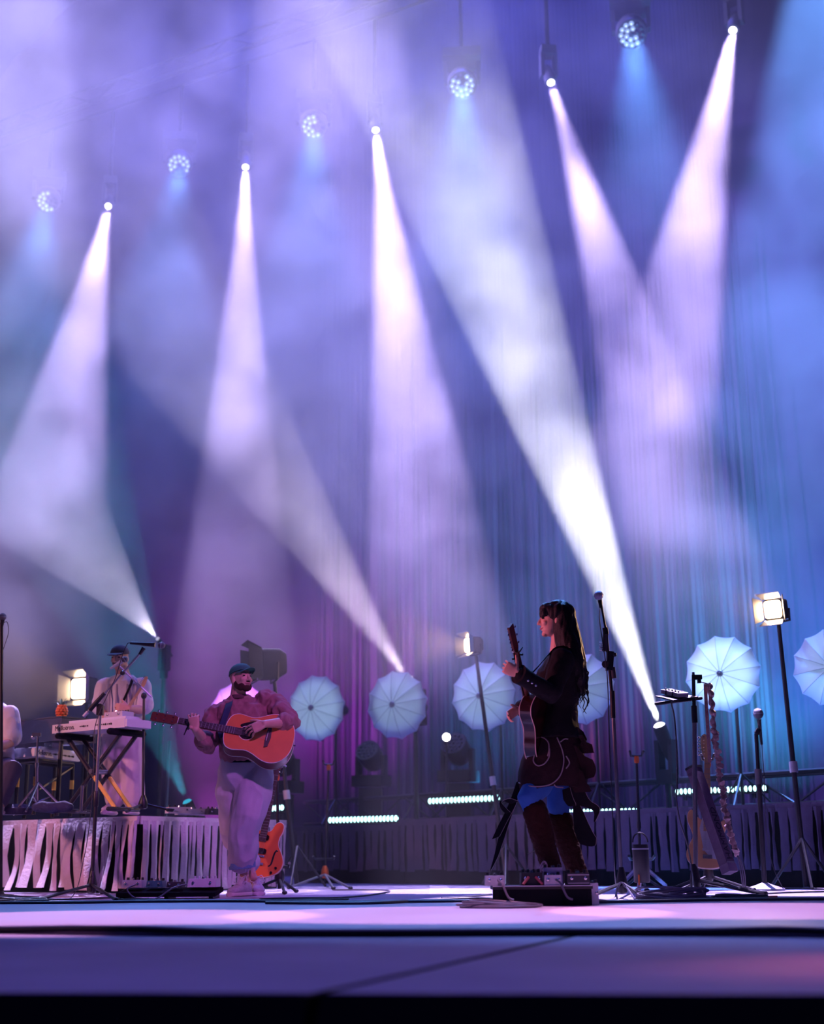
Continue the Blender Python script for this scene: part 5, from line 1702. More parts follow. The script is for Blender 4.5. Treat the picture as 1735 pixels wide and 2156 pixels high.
part(t, 'boom_end', MB().tube([P(1290, 1405, y4 - 0.01), P(1293, 1428, y4 - 0.01)], 0.017, 10), M['dark'])
part(t, 'pick_holder', MB().box(P(1274, 1350, y4), (0.034, 0.03, 0.14), Matrix.Rotation(0.10, 3, 'Y')), M['dark'], False)
for i in range(4):
    part(t, 'guitar_pick', MB().ell(P(1266, 1353 + 5.5 * i, y4 - 0.01), (0.016, 0.012, 0.004), Matrix.Rotation(0.25, 3, 'Y')), M['lilac'])
part(t, 'collar', MB().tube([P(1274, 1322, y4), P(1276, 1336, y4)], 0.02, 10), M['black'])
tripod(t, b4 + UP * 0.03, [PZ(1215, 1903, 0), PZ(1360, 1897, 0), PZ(1330, 1880, 0)], 0.013, 0.12)
part(t, 'microphone_clip', MB().tube([P(1265, 1280, y4), P(1263, 1264, y4)], [0.010, 0.016], 10), M['black'])
mic(P(1266, 1270, y4 + 0.12), P(1260, 1252, y4 - 0.03), 'vocal microphone with a round silver grille above the tall stand', 0.032, None, mat('silver_grille', (0.45, 0.42, 0.55), 0.35, 0.8, var=0.25, scale=250, bump=0.5, bscale=600),
    cable=[P(1266, 1272, y4 + 0.10), P(1262, 1300, y4 + 0.02), P(1270, 1360, y4 - 0.03), P(1279, 1430, y4 - 0.04), P(1283, 1560, y4 - 0.03), P(1289, 1700, y4 - 0.03), P(1294, 1830, y4 - 0.04), PZ(1296, 1886, 0.006), PZ(1270, 1900, 0.006)])

# round base stand, far right
b5 = PZ(1611, 1875, 0)
y5 = b5.y
t = thing('microphone_stand', 'straight microphone stand on a round silver base at the right', 'microphone stand', b5)
part(t, 'base', MB().lathe([(0.155, 0.0), (0.155, 0.014), (0.06, 0.045), (0.024, 0.06), (0.0, 0.06)], b5, UP, 24), M['lilac'])
tp = P(1592, 1545, y5)
md = b5.lerp(tp, 0.72)
part(t, 'pole', MB().tube([b5 + UP * 0.05, md], 0.020, 10), M['blackmetal'])
part(t, 'upper_pole', MB().tube([md, tp], 0.016, 10), M['blackmetal'])
part(t, 'clutch', MB().tube([md - UP * 0.06, md + UP * 0.06], 0.028, 12), M['steel'])
part(t, 'microphone_clip', MB().tube([tp, P(1598, 1536, y5)], [0.02, 0.024], 8), M['black'])
mic(P(1604, 1568, y5), P(1596, 1498, y5), 'upright vocal microphone on the round base stand', 0.042, M['dark'], cable=[P(1604, 1566, y5), P(1609, 1640, y5), P(1613, 1740, y5), P(1626, 1820, y5), PZ(1650, 1873, 0.008)])

# ------------------------------------------------------------------ guitar stands
def yoke_stand(base, top, lab, hub_m, legs, yoke=0.06):
    t = thing('guitar_stand', lab, 'guitar stand', base)
    part(t, 'pole', MB().tube([base + UP * 0.04, base.lerp(top, 0.45), top], [0.014, 0.014, 0.011], 8), M['blackmetal'])
    part(t, 'collar', MB().tube([base.lerp(top, 0.45), base.lerp(top, 0.50)], 0.02, 10), M['black'])
    part(t, 'yoke', MB().tube([top + Vector((-yoke, -0.02, 0.04)), top + Vector((-yoke * 0.8, 0, 0.005)), top, top + Vector((yoke * 0.8, 0, 0.005)), top + Vector((yoke, -0.02, 0.04))], 0.012, 8, True), M['black'])
    part(t, 'yoke_hub', MB().lathe([(0.018, -0.06), (0.024, -0.04), (0.02, 0.0)], top, UP, 10), M['orange'])
    part(t, 'cradle_arm', MB().tube([base.lerp(top, 0.22), base.lerp(top, 0.22) + Vector((-0.10, -0.10, 0.0)), base.lerp(top, 0.22) + Vector((-0.12, -0.16, 0.03))], 0.012, 8), M['black'])
    part(t, 'cradle_arm', MB().tube([base.lerp(top, 0.22), base.lerp(top, 0.22) + Vector((0.09, -0.10, 0.0)), base.lerp(top, 0.22) + Vector((0.10, -0.16, 0.03))], 0.012, 8), M['black'])
    part(t, 'leg_hub', MB().lathe([(0.030, -0.04), (0.042, 0.0), (0.036, 0.05), (0.018, 0.09)], base + UP * 0.12, UP, 10), hub_m)
    for q in legs:
        part(t, 'leg', MB().tube([base + UP * 0.12, Vector(q) + UP * 0.016], 0.012, 8), M['steel'] if hub_m == M['orange'] else M['blackmetal'])
        part(t, 'rubber_foot', MB().ell(Vector(q) + UP * 0.018, (0.022, 0.022, 0.016)), M['black'])
    return t


b = PZ(684, 1866, 0)
yoke_stand(b, P(692, 1610, b.y), 'empty guitar stand with an orange hub between the man and the woman', M['orange'], [PZ(608, 1873, 0), PZ(738, 1874, 0), PZ(702, 1874, 0)])
b = PZ(1350, 1872, 0)
yoke_stand(b, P(1340, 1592, b.y), 'empty guitar stand right of the tall microphone stand', M['black'], [PZ(1310, 1876, 0), PZ(1396, 1876, 0), PZ(1362, 1879, 0)])
b = P(588, 1879, ey + 0.28)
b.z = 0
yoke_stand(b, P(583, 1628, ey + 0.22), 'black stand holding the red electric guitar', M['black'], [b + Vector((0.08, -0.38, 0)), b + Vector((-0.25, -0.28, 0)), b + Vector((0.12, 0.2, 0))], 0.045)
b = P(1494, 1870, ty + 0.30)
b.z = 0
yoke_stand(b, P(1490, 1600, ty + 0.26), 'dark stand holding the pale electric guitar', M['black'], [b + Vector((0.28, -0.24, 0)), b + Vector((-0.28, -0.24, 0)), b + Vector((0.0, 0.3, 0))], 0.05)

# ------------------------------------------------------------------ tray stand with device, strap and leaning keyboard box
y6 = PZ(1466, 1884, 0).y
b6 = PZ(1466, 1884, 0)
t = thing('tray_stand', 'black stand with a small tray in front of the right umbrella', 'stand', b6)
tp = P(1460, 1421, y6)
part(t, 'pole', MB().tube([b6 + UP * 0.05, P(1462, 1520, y6)], 0.017, 10), M['steel'])
part(t, 'upper_pole', MB().tube([P(1462, 1520, y6), tp], 0.014, 10), M['blackmetal'])
part(t, 'pole_cap', MB().tube([tp, tp + UP * 0.02], 0.011, 8), M['chrome'])
part(t, 'clutch', MB().tube([P(1461, 1486, y6), P(1463, 1522, y6)], 0.021, 12), M['black'])
part(t, 'top_clamp', MB().box(P(1468, 1426, y6), (0.065, 0.04, 0.034)).box(P(1472, 1434, y6), (0.025, 0.03, 0.03)), M['black'], False)
part(t, 'hook', MB().tube([P(1472, 1436, y6), P(1480, 1437, y6), P(1493, 1441, y6 + 0.02)], 0.005, 6), M['steel'])
part(t, 'tray_bar', MB().tube([P(1381, 1482, y6 - 0.05), P(1476, 1470, y6 + 0.05)], 0.013, 8, True), M['black'])
ta_, tb_, tc_, td_ = P(1380, 1465, y6 - 0.10), P(1418, 1474, y6 - 0.22), P(1470, 1466, y6 - 0.03), P(1432, 1460, y6 + 0.12)
part(t, 'tray', MB().add([ta_, tb_, tc_, td_] + [v - UP * 0.008 for v in (ta_, tb_, tc_, td_)], [(0, 1, 2, 3), (7, 6, 5, 4), (0, 4, 5, 1), (1, 5, 6, 2), (2, 6, 7, 3), (3, 7, 4, 0)]), M['black'], False)
tripod(t, b6 + UP * 0.03, [PZ(1610, 1886, 0), PZ(1398, 1882, 0), PZ(1475, 1872, 0)], 0.014, 0.13)
dv = thing('small_mixer', 'small pale control box strapped on the black tray', 'control box', ta_.lerp(tc_, 0.45) + UP * 0.004)
c = ta_.lerp(tc_, 0.45) + UP * 0.022
Rt = frame(tb_ - ta_, y=(td_ - ta_)).to_3x3()
part(dv, 'body', MB().box(c, (0.16, 0.12, 0.03), Rt), M['lilac'], False)
for i in range(5):
    part(dv, 'knob', MB().lathe([(0.007, 0), (0.006, 0.012), (0, 0.013)], c + Rt @ Vector((-0.06 + 0.03 * i, -0.03, 0.015)), Rt @ UP, 8), M['black'])
for k in (-0.03, 0.03):
    part(dv, 'cable_tie', MB().box(c + Rt @ Vector((k, 0, 0.0)), (0.008, 0.126, 0.036), Rt), M['black'], False)
part(dv, 'cable', MB().tube(catmull([c - UP * 0.02 + Vector((0, -0.02, 0)), P(1414, 1480, y6 - 0.12), P(1420, 1510, y6 - 0.1), P(1425, 1580, y6 - 0.08), P(1426, 1650, y6 - 0.08), P(1424, 1680, y6 - 0.08), P(1432, 1730, y6 - 0.07), P(1448, 1780, y6 - 0.06), P(1458, 1840, y6 - 0.05), PZ(1460, 1888, 0.006)], 6), 0.0055, 6), M['cable'])
sp_ = thing('ruffled_strap', 'long ruffled brown fabric strap hanging from the tray stand', 'strap', P(1493, 1441, y6 + 0.02))
sc_ = catmull([P(x, yy, y6 + 0.02) for x, yy in ((1493, 1442), (1497, 1470), (1501, 1505), (1503, 1538), (1509, 1545), (1505, 1560), (1511, 1585), (1514, 1610), (1515, 1640), (1523, 1665), (1523, 1690), (1531, 1720), (1536, 1748), (1544, 1775), (1551, 1800))], 12)
rr = random.Random(4)
rs = []
for i in range(len(sc_)):
    t_ = i / len(sc_)
    w = S(y6) * (5.5 + 1.5 * math.sin(i * 0.9) + (2.2 * math.sin(i * 1.7 + 1) if t_ > 0.33 else 0))
    rs.append(w)
sc2 = [p + Vector((S(y6) * 1.6 * math.sin(i * 0.83), 0.008 * math.sin(i * 1.3), 0)) for i, p in enumerate(sc_)]
satin = mat('mauve_satin', (0.42, 0.24, 0.25), 0.35, var=0.35, scale=40, bump=0.6, bscale=60)
part(sp_, 'ruffle', MB().tube(sc2, rs, 10), satin)
part(sp_, 'flat_strap', MB().ribbon(catmull([P(x, yy, y6 + 0.05) for x, yy in ((1485, 1440), (1487, 1480), (1490, 1530), (1493, 1575), (1494, 1605))], 4), 0.026, Vector((0.9, -0.4, 0)), 0.004), satin)
for k in range(3):
    part(sp_, 'tassel', MB().tube(catmull([P(1551, 1799, y6 + 0.02), P(1556 + 3 * k, 1815, y6), P(1560 + 4 * k, 1840, y6 - 0.02), P(1564 + 3 * k, 1868, y6 - 0.02)], 4), 0.004, 5), M['cablegrey'])

ha_, hb_ = P(1537, 1838, y6 - 0.13), P(1461, 1619, y6 + 0.10)
zf = Vector((-0.70, -0.70, 0.0))
HMx = frame(hb_ - ha_, z=Vector((0.62, -0.78, 0.1)), loc=ha_)
hl = (hb_ - ha_).length
ham = thing('melodica_case', 'long dark keyboard box with raised lettering leaning on the tray stand', 'keyboard', HMx.translation, HMx.to_3x3())
part(ham, 'body', MB().box((hl / 2, 0, 0), (hl, 0.090, 0.075)), mat('purple_black_box', (0.13, 0.08, 0.14), 0.4, var=0.3, bump=0.3, bscale=200), False)
part(ham, 'end_cap', MB().box((hl + 0.008, 0, 0), (0.018, 0.096, 0.082)), M['black'], False)
part(ham, 'end_cap', MB().box((0.03, 0, 0.001), (0.06, 0.092, 0.079)), mat('mauve_trim', (0.26, 0.17, 0.27), 0.5), False)
for i in range(7):
    part(ham, 'tick_mark', MB().box((0.066, -0.036 + 0.012 * i, 0.0385), (0.014, 0.003, 0.002)), M['lilac'], False)
for i in range(9):
    part(ham, 'grille_slot', MB().box((hl - 0.04, 0.045, -0.030 + 0.0075 * i), (0.022, 0.002, 0.003)), M['black'], False)
tm = text_mesh('HAMMOND', 0.078)
tm.materials.clear()
tm.materials.append(mat('dark_lettering', (0.008, 0.006, 0.01), 0.4))
o = bpy.data.objects.new('lettering', tm)
COL.objects.link(o)
o.parent = ham
o.location = (0.085, -0.028, 0.0385)
o.scale = (0.95, 1, 1)

# canister lamp on three short legs
y7 = 9.6
c7 = P(1349, 1800, y7)
c7.z = 0.0
t = thing('canister_lamp', 'black cylinder with a hoop handle on a low tripod', 'canister', c7)
top7 = P(1349, 1778, y7).z
part(t, 'body', MB().lathe([(0.050, 0.09), (0.056, 0.10), (0.056, top7 - 0.03), (0.052, top7), (0.0, top7)], c7, UP, 20), M['black'])
part(t, 'band', MB().lathe([(0.0575, top7 - 0.035), (0.0585, top7 - 0.03), (0.0575, top7 - 0.025)], c7, UP, 20), M['lilac'])
part(t, 'handle', MB().tube([c7 + Vector((0.052 * math.cos(a), 0.0, top7 + 0.015 + 0.065 * math.sin(a))) for a in [math.pi * k / 12 for k in range(13)]], 0.006, 6), M['black'])
for q in (PZ(1306, 1868, 0), PZ(1402, 1868, 0), c7 + Vector((0.02, 0.3, 0))):
    part(t, 'leg', MB().tube([c7 + UP * (top7 * 0.62), Vector(q) + UP * 0.014], 0.016, 8), mat('mauve_tube', (0.24, 0.18, 0.26), 0.4, 0.3))
part(t, 'orange_tag', MB().box(c7 + Vector((-0.03, -0.06, 0.11)), (0.012, 0.004, 0.07)), M['orange'], False)

# ------------------------------------------------------------------ keyboards on the platform
RK = Matrix((-U_DIR, V_DIR, UP)).transposed()


def bars(root, name, segs, r, m, n=8):
    for a, b in segs:
        part(root, name, MB().tube([a, b], r, n), m)


K1 = P(262, 1531, 10.75)
kz = K1.z


def k1(u, v, z=0.0):
    return K1 - U_DIR * u + V_DIR * v + UP * z


def synth(K, du, dv, L, dp, lab, name='synthesizer'):
    """white keyboard: K near bottom corner, du along the lettered rear panel, dv along its depth"""
    R = Matrix((du, dv, UP)).transposed()
    t = thing(name, lab, 'keyboard', K)
    white = M['white']
    part(t, 'body', MB().box(K + du * L / 2 + dv * dp / 2 + UP * 0.036, (L, dp, 0.072), R), white, False)
    part(t, 'top_panel', MB().box(K + du * L * 0.42 + dv * dp * 0.4 + UP * 0.084, (L * 0.78, dp * 0.55, 0.024), R), white, False)
    part(t, 'end_block', MB().box(K - du * 0.012 + dv * dp / 2 + UP * 0.035, (0.024, dp * 0.98, 0.06), R), white, False)
    for i in range(14):
        part(t, 'key', MB().box(K + du * (0.05 + (L - 0.1) * (i + 0.5) / 14) + dv * (dp * 0.86) + UP * 0.079, ((L - 0.1) / 14 * 0.9, dp * 0.26, 0.014), R), M['bone'], False)
    face = K - dv * 0.0015
    for g, (s0, n) in enumerate(((0.40, 5), (0.62, 9))):
        for i in range(n):
            q = face + du * (L * (1 - s0) - 0.022 * i) + UP * 0.038
            part(t, 'socket', MB().lathe([(0.005 + 0.002 * (i % 3), 0.0), (0.005 + 0.002 * (i % 3), 0.003), (0, 0.004)], q, -dv, 8), M['black'])
    tm = text_mesh('Mellotron.', 0.058)
    tm.materials.clear()
    tm.materials.append(M['black'])
    o = bpy.data.objects.new('lettering', tm)
    COL.objects.link(o)
    o.parent = t
    # text reads left to right on the panel that faces the audience
    x = -du
    o.matrix_local = Matrix.Translation(face - dv * 0.001 + du * (L - 0.035) + UP * 0.02 - K) @ frame(x, y=UP)
    return t


s1_ = synth(K1, -U_DIR, V_DIR, 0.87, 0.27, 'white keyboard with black lettering on the crossed stand')
K2 = P(166, 1600, 12.25)
K2b = P(72, 1592, 11.55)
dir2 = (Vector((K2b.x, K2b.y, 0)) - Vector((K2.x, K2.y, 0)))
L2 = dir2.length
dir2.normalize()
K2.z = K2b.z
s2_ = synth(K2, dir2, Vector((-U_DIR.x, -U_DIR.y, 0)), L2, 0.30, 'white keyboard with black lettering lower down in front of the seated player')

xs = thing('keyboard_stand', 'black crossed keyboard stand with yellow taped legs', 'keyboard stand', Vector((k1(0.45, 0.13).x, k1(0.45, 0.13).y, RZ)))
for v in (0.05, 0.22):
    a0, a1 = k1(0.72, v, -0.05), k1(0.12, v, 0)
    b0, b1 = k1(0.10, v, -0.05), k1(0.70, v, 0)
    a1.z = b1.z = RZ + 0.03
    part(xs, 'leg', MB().tube([a0, a1.lerp(a0, 0.5)], 0.019, 8), M['black'])
    part(xs, 'leg', MB().tube([a0.lerp(a1, 0.5), a0.lerp(a1, 0.56)], 0.0195, 8), M['black'])
    part(xs, 'taped_leg', MB().tube([a0.lerp(a1, 0.56), a1], 0.0165, 8), M['yellow'])
    part(xs, 'leg', MB().tube([b0, b1], 0.019, 8), M['black'])
for u in (0.72, 0.10):
    part(xs, 'cushioned_arm', MB().tube([k1(u, -0.06, -0.03), k1(u, 0.30, -0.03)], 0.027, 10, True), M['blackfab'])
for u in (0.12, 0.70):
    q0, q1_ = k1(u, -0.02, 0), k1(u, 0.30, 0)
    q0.z = q1_.z = RZ + 0.022
    part(xs, 'foot_bar', MB().tube([q0, q1_], 0.018, 8, True), M['black'])
part(xs, 'pivot', MB().tube([k1(0.41, 0.03, 0) * 1.0 + UP * ((RZ + kz) / 2 - kz), k1(0.41, 0.24, 0) + UP * ((RZ + kz) / 2 - kz)], 0.02, 10), M['steel'])

def tstand(root_lab, pts, zt_, tape=True):
    c_ = sum(pts, Vector()) / len(pts)
    t = thing('keyboard_stand', root_lab, 'keyboard stand', Vector((c_.x, c_.y, RZ)))
    n_ = len(pts)
    for i, p in enumerate(pts):
        part(t, 'leg', MB().tube([Vector((p.x, p.y, zt_ - 0.02)), Vector((p.x, p.y, RZ + 0.01))], 0.018, 8), M['black'])
        q = pts[(i + 1) % n_]
        part(t, 'rail', MB().tube([Vector((p.x, p.y, zt_ - 0.025)), Vector((q.x, q.y, zt_ - 0.025))], 0.018, 8), M['black'])
        if tape:
            part(t, 'yellow_tape', MB().tube([Vector((p.x, p.y, RZ + 0.25)), Vector((p.x, p.y, RZ + 0.33))], 0.0195, 8), M['yellow'])
    a, b = pts[0], pts[1]
    part(t, 'brace', MB().tube([Vector((a.x, a.y, zt_ - 0.05)), Vector((b.x, b.y, RZ + 0.2))], 0.012, 6), M['black'])
    return t


vd = Vector((-U_DIR.x, -U_DIR.y, 0))
tstand('black square keyboard stand under the lower white keyboard', [K2 + dir2 * 0.06 + vd * 0.03, K2 + dir2 * (L2 - 0.08) + vd * 0.03, K2 + dir2 * (L2 - 0.08) + vd * 0.27, K2 + dir2 * 0.06 + vd * 0.27], K2.z)

# dark electric piano behind, with the pineapple on it
K3 = P(112, 1548, 11.75)
ep = thing('electric_piano', 'dark grey electric piano behind the white keyboards', 'keyboard', Vector((K3.x, K3.y, RZ)))
R = RK
part(ep, 'body', MB().box(K3 - U_DIR * 0.35 + V_DIR * 0.2 + UP * 0.05, (0.9, 0.4, 0.20), R), mat('grey_piano', (0.035, 0.03, 0.055), 0.5), False)
part(ep, 'lid_edge', MB().box(K3 - U_DIR * 0.35 + V_DIR * 0.2 + UP * 0.155, (0.92, 0.42, 0.012), R), M['dark'], False)
for i in range(4):
    q = K3 - U_DIR * (-0.05 + 0.8 * (i % 2)) + V_DIR * (0.05 + 0.3 * (i // 2))
    part(ep, 'leg', MB().tube([Vector((q.x, q.y, K3.z - 0.04)), Vector((q.x, q.y, RZ + 0.005))], 0.02, 8), M['black'])
pc = P(129, 1517, 11.86)
pc.z = K3.z + 0.162
pn = thing('pineapple_ornament', 'small orange pineapple ornament on the dark electric piano', 'ornament', pc)
for k in range(5):
    z = 0.015 + 0.022 * k
    r_ = (0.040, 0.050, 0.052, 0.046, 0.034)[k]
    for i in range(9):
        a = 2 * math.pi * (i + 0.5 * (k % 2)) / 9
        part(pn, 'scale', MB().ell(pc + Vector((r_ * 0.8 * math.cos(a), r_ * 0.8 * math.sin(a), z)), (0.017, 0.017, 0.014), n=6, k=4), M['orange'])
part(pn, 'core', MB().lathe([(0.0, 0.0), (0.036, 0.002), (0.043, 0.05), (0.026, 0.11), (0, 0.12)], pc, UP, 12), M['orange'])
leafm = mat('plastic_leaf', (0.10, 0.22, 0.16), 0.5)
for k in range(11):
    a = 2.4 * k
    sp1 = 0.02 + 0.0045 * k
    part(pn, 'leaf', MB().ribbon([pc + Vector((0.012 * math.cos(a), 0.012 * math.sin(a), 0.10)), pc + Vector((sp1 * math.cos(a), sp1 * math.sin(a), 0.155 - 0.002 * k)), pc + Vector((sp1 * 1.9 * math.cos(a), sp1 * 1.9 * math.sin(a), 0.175 - 0.004 * k))], [0.016, 0.012, 0.002], Vector((-math.sin(a), math.cos(a), 0.01)), 0.002), leafm)


def gadget(c, size, R, lab, name, cat, knobs=4, m=None, km=None, jacks=2, grp=None):
    """little box with knobs and sockets, c is the centre of its underside"""
    t = thing(name, lab, cat, c, group=grp)
    part(t, 'body', MB().box(c + UP * size[2] / 2, size, R, 0.94), m or M['lilac'], False)
    ax0 = R @ Vector((1, 0, 0))
    ay0 = R @ Vector((0, 1, 0))
    for i in range(knobs):
        q = c + UP * size[2] + ax0 * size[0] * (-0.36 + 0.72 * i / max(1, knobs - 1)) + ay0 * size[1] * 0.2
        part(t, 'knob', MB().lathe([(0.010, 0), (0.009, 0.018), (0, 0.019)], q, UP, 8), km or M['black'])
    for i in range(jacks):
        q = c + UP * size[2] * 0.55 - ay0 * size[1] * 0.5 + ax0 * size[0] * (-0.3 + 0.6 * i / max(1, jacks - 1))
        part(t, 'socket', MB().lathe([(0.009, 0), (0.009, 0.008), (0.005, 0.010), (0, 0.010)], q, -ay0, 8), M['chrome'])
    q = c + UP * size[2] - ay0 * size[1] * 0.25
    part(t, 'foot_switch', MB().lathe([(0.012, 0), (0.010, 0.012), (0, 0.014)], q, UP, 8), M['chrome'])
    return t


gadget(k1(0.20, 0.12, 0.097), (0.22, 0.13, 0.045), RK, 'small grey mixer on top of the upper white keyboard', 'mixer', 'mixer', 6)
gadget(K2 + dir2 * 0.34 + vd * 0.10 + UP * 0.097, (0.11, 0.09, 0.055), RK, 'small white effects box on the lower white keyboard', 'effects_box', 'effects box', 4, M['white'])

# chrome hardware stand and odds on the platform
y8 = 11.15
b8 = P(76, 1716, y8)
b8.z = RZ
t = thing('cymbal_stand', 'chrome tripod hardware stand in front of the lower white keyboard', 'stand', b8)
part(t, 'lower_tube', MB().tube([b8 + UP * 0.06, P(77, 1610, y8)], 0.013, 8), M['chrome'])
part(t, 'upper_tube', MB().tube([P(77, 1610, y8), P(80, 1550, y8)], 0.009, 8), M['chrome'])
part(t, 'collar', MB().tube([P(77, 1606, y8), P(77, 1616, y8)], 0.018, 10), M['chrome'])
part(t, 'clamp', MB().box(P(77, 1547, y8), (0.07, 0.03, 0.03)).ell(P(70, 1552, y8), (0.02, 0.02, 0.02)), M['chrome'])
for a_ in (0.4, 2.5, 4.6):
    q = b8 + Vector((0.26 * math.cos(a_), 0.18 * math.sin(a_) - 0.02, 0.012))
    part(t, 'leg', MB().tube([b8 + UP * 0.25, q], 0.010, 6), M['chrome'])
    part(t, 'leg_brace', MB().tube([b8 + UP * 0.09, q.lerp(b8 + UP * 0.25, 0.55)], 0.006, 6), M['chrome'])
q = P(170, 1712, 10.85)
q.z = RZ
single('short_chrome_post', MB().tube([q, Vector((q.x, q.y, P(171, 1654, 10.85).z))], 0.013, 10).lathe([(0.045, 0), (0.045, 0.008), (0.014, 0.012)], q, UP, 14), M['chrome'], 'short chrome post on the platform under the crossed stand', 'post')
q = P(112, 1712, 11.0)
q.z = RZ
rc = MB()
for i in range(7):
    r_ = 0.052
rc.tube([q + Vector((-0.14 + 0.045 * i, 0.01 * math.sin(i * 2), 0.045 + 0.006 * math.sin(i * 1.6))) for i in range(7)], [0.036, 0.046, 0.044, 0.047, 0.045, 0.047, 0.034], 12, True)
single('rolled_cloth', rc, mat('navy_cloth', (0.03, 0.035, 0.08), 0.9, bump=0.6, bscale=50), 'rolled dark blue cloth lying at the platform edge', 'cloth')
q = P(24, 1716, 11.3)
q.z = RZ
bag = MB()
bag.loft([(q + UP * 0.0, Vector((0.16, 0, 0)), Vector((0, 0.10, 0))), (q + UP * 0.05, Vector((0.18, 0, 0)), Vector((0, 0.12, 0))), (q + UP * 0.085, Vector((0.12, 0, 0)), Vector((0, 0.07, 0)))], 16)
single('dark_bag', bag, mat('bag_cloth', (0.035, 0.03, 0.06), 0.9, bump=0.6, bscale=30), 'low dark bag on the platform under the lower keyboard', 'bag')
for (px_, py_, w_, lab, m_) in ((375, 1712, 0.20, 'white pedal box with round switches at the right end of the platform', M['white']), (402, 1706, 0.26, 'flat silver effects unit at the right end of the platform', M['lilac']), (452, 1713, 0.15, 'black effects unit with a pale frame behind the legs of the man', M['dark'])):
    q = P(px_, py_, 11.35 if px_ < 400 else 11.75)
    q.z = RZ
    gadget(q, (w_, 0.10, 0.05), Matrix((Vector((0.88, 0.47, 0)), Vector((-0.47, 0.88, 0)), UP)).transposed(), lab, 'effects_unit', 'effects unit', 4, m_)

# ------------------------------------------------------------------ pedal boards on the floor
Rz = Matrix.Rotation(-0.06, 3, 'Z')
cb = PZ(352, 1893, 0) + Vector((0, 0.12, 0))
bw = S(cb.y) * 205
pb = thing('pedal_board', 'low black pedal board at the foot of the left boom stand', 'pedal board', cb)
part(pb, 'board', MB().box(cb + UP * 0.045, (bw, 0.30, 0.03), Rz @ Matrix.Rotation(0.10, 3, 'X')), M['blackfab'], False)
for s in (-0.45, 0, 0.45):
    part(pb, 'foot', MB().box(cb + Rz @ Vector((s * bw, 0, 0.016)), (0.03, 0.24, 0.030), Rz), M['black'], False)
zb = 0.080
gadget(cb + Rz @ Vector((-0.27, 0.0, zb)), (0.15, 0.14, 0.052), Rz, 'silver pedal with a row of black knobs on the left pedal board', 'effects_pedal', 'effects pedal', 4, M['lilac'], grp='pedals on the left board')
gadget(cb + Rz @ Vector((-0.11, 0.02, zb)), (0.12, 0.13, 0.046), Rz, 'teal pedal in the middle of the left pedal board', 'effects_pedal', 'effects pedal', 3, mat('teal_paint', (0.05, 0.16, 0.20), 0.4), grp='pedals on the left board')
gadget(cb + Rz @ Vector((0.04, 0.0, zb)), (0.11, 0.13, 0.038), Rz, 'flat black pedal on the left pedal board', 'effects_pedal', 'effects pedal', 2, M['dark'], grp='pedals on the left board')
gadget(cb + Rz @ Vector((0.24, 0.03, zb)), (0.21, 0.16, 0.058), Rz, 'wide white topped pedal at the right end of the left pedal board', 'effects_pedal', 'effects pedal', 6, M['white'], M['lilac'], grp='pedals on the left board')
for (pts, lab) in (([(-0.24, -0.08, 0.10), (-0.27, -0.18, 0.07), (-0.20, -0.22, 0.012), (-0.10, -0.22, 0.008)], 'pale looped patch lead at the left pedal board'),
                   ([(0.13, -0.06, 0.10), (0.06, -0.16, 0.08), (-0.02, -0.22, 0.02), (-0.05, -0.24, 0.008)], 'pale patch lead curving off the left pedal board')):
    single('patch_lead', MB().tube(catmull([cb + Rz @ Vector(p) for p in pts], 6), 0.0055, 6), M['cablegrey'], lab, 'cable')

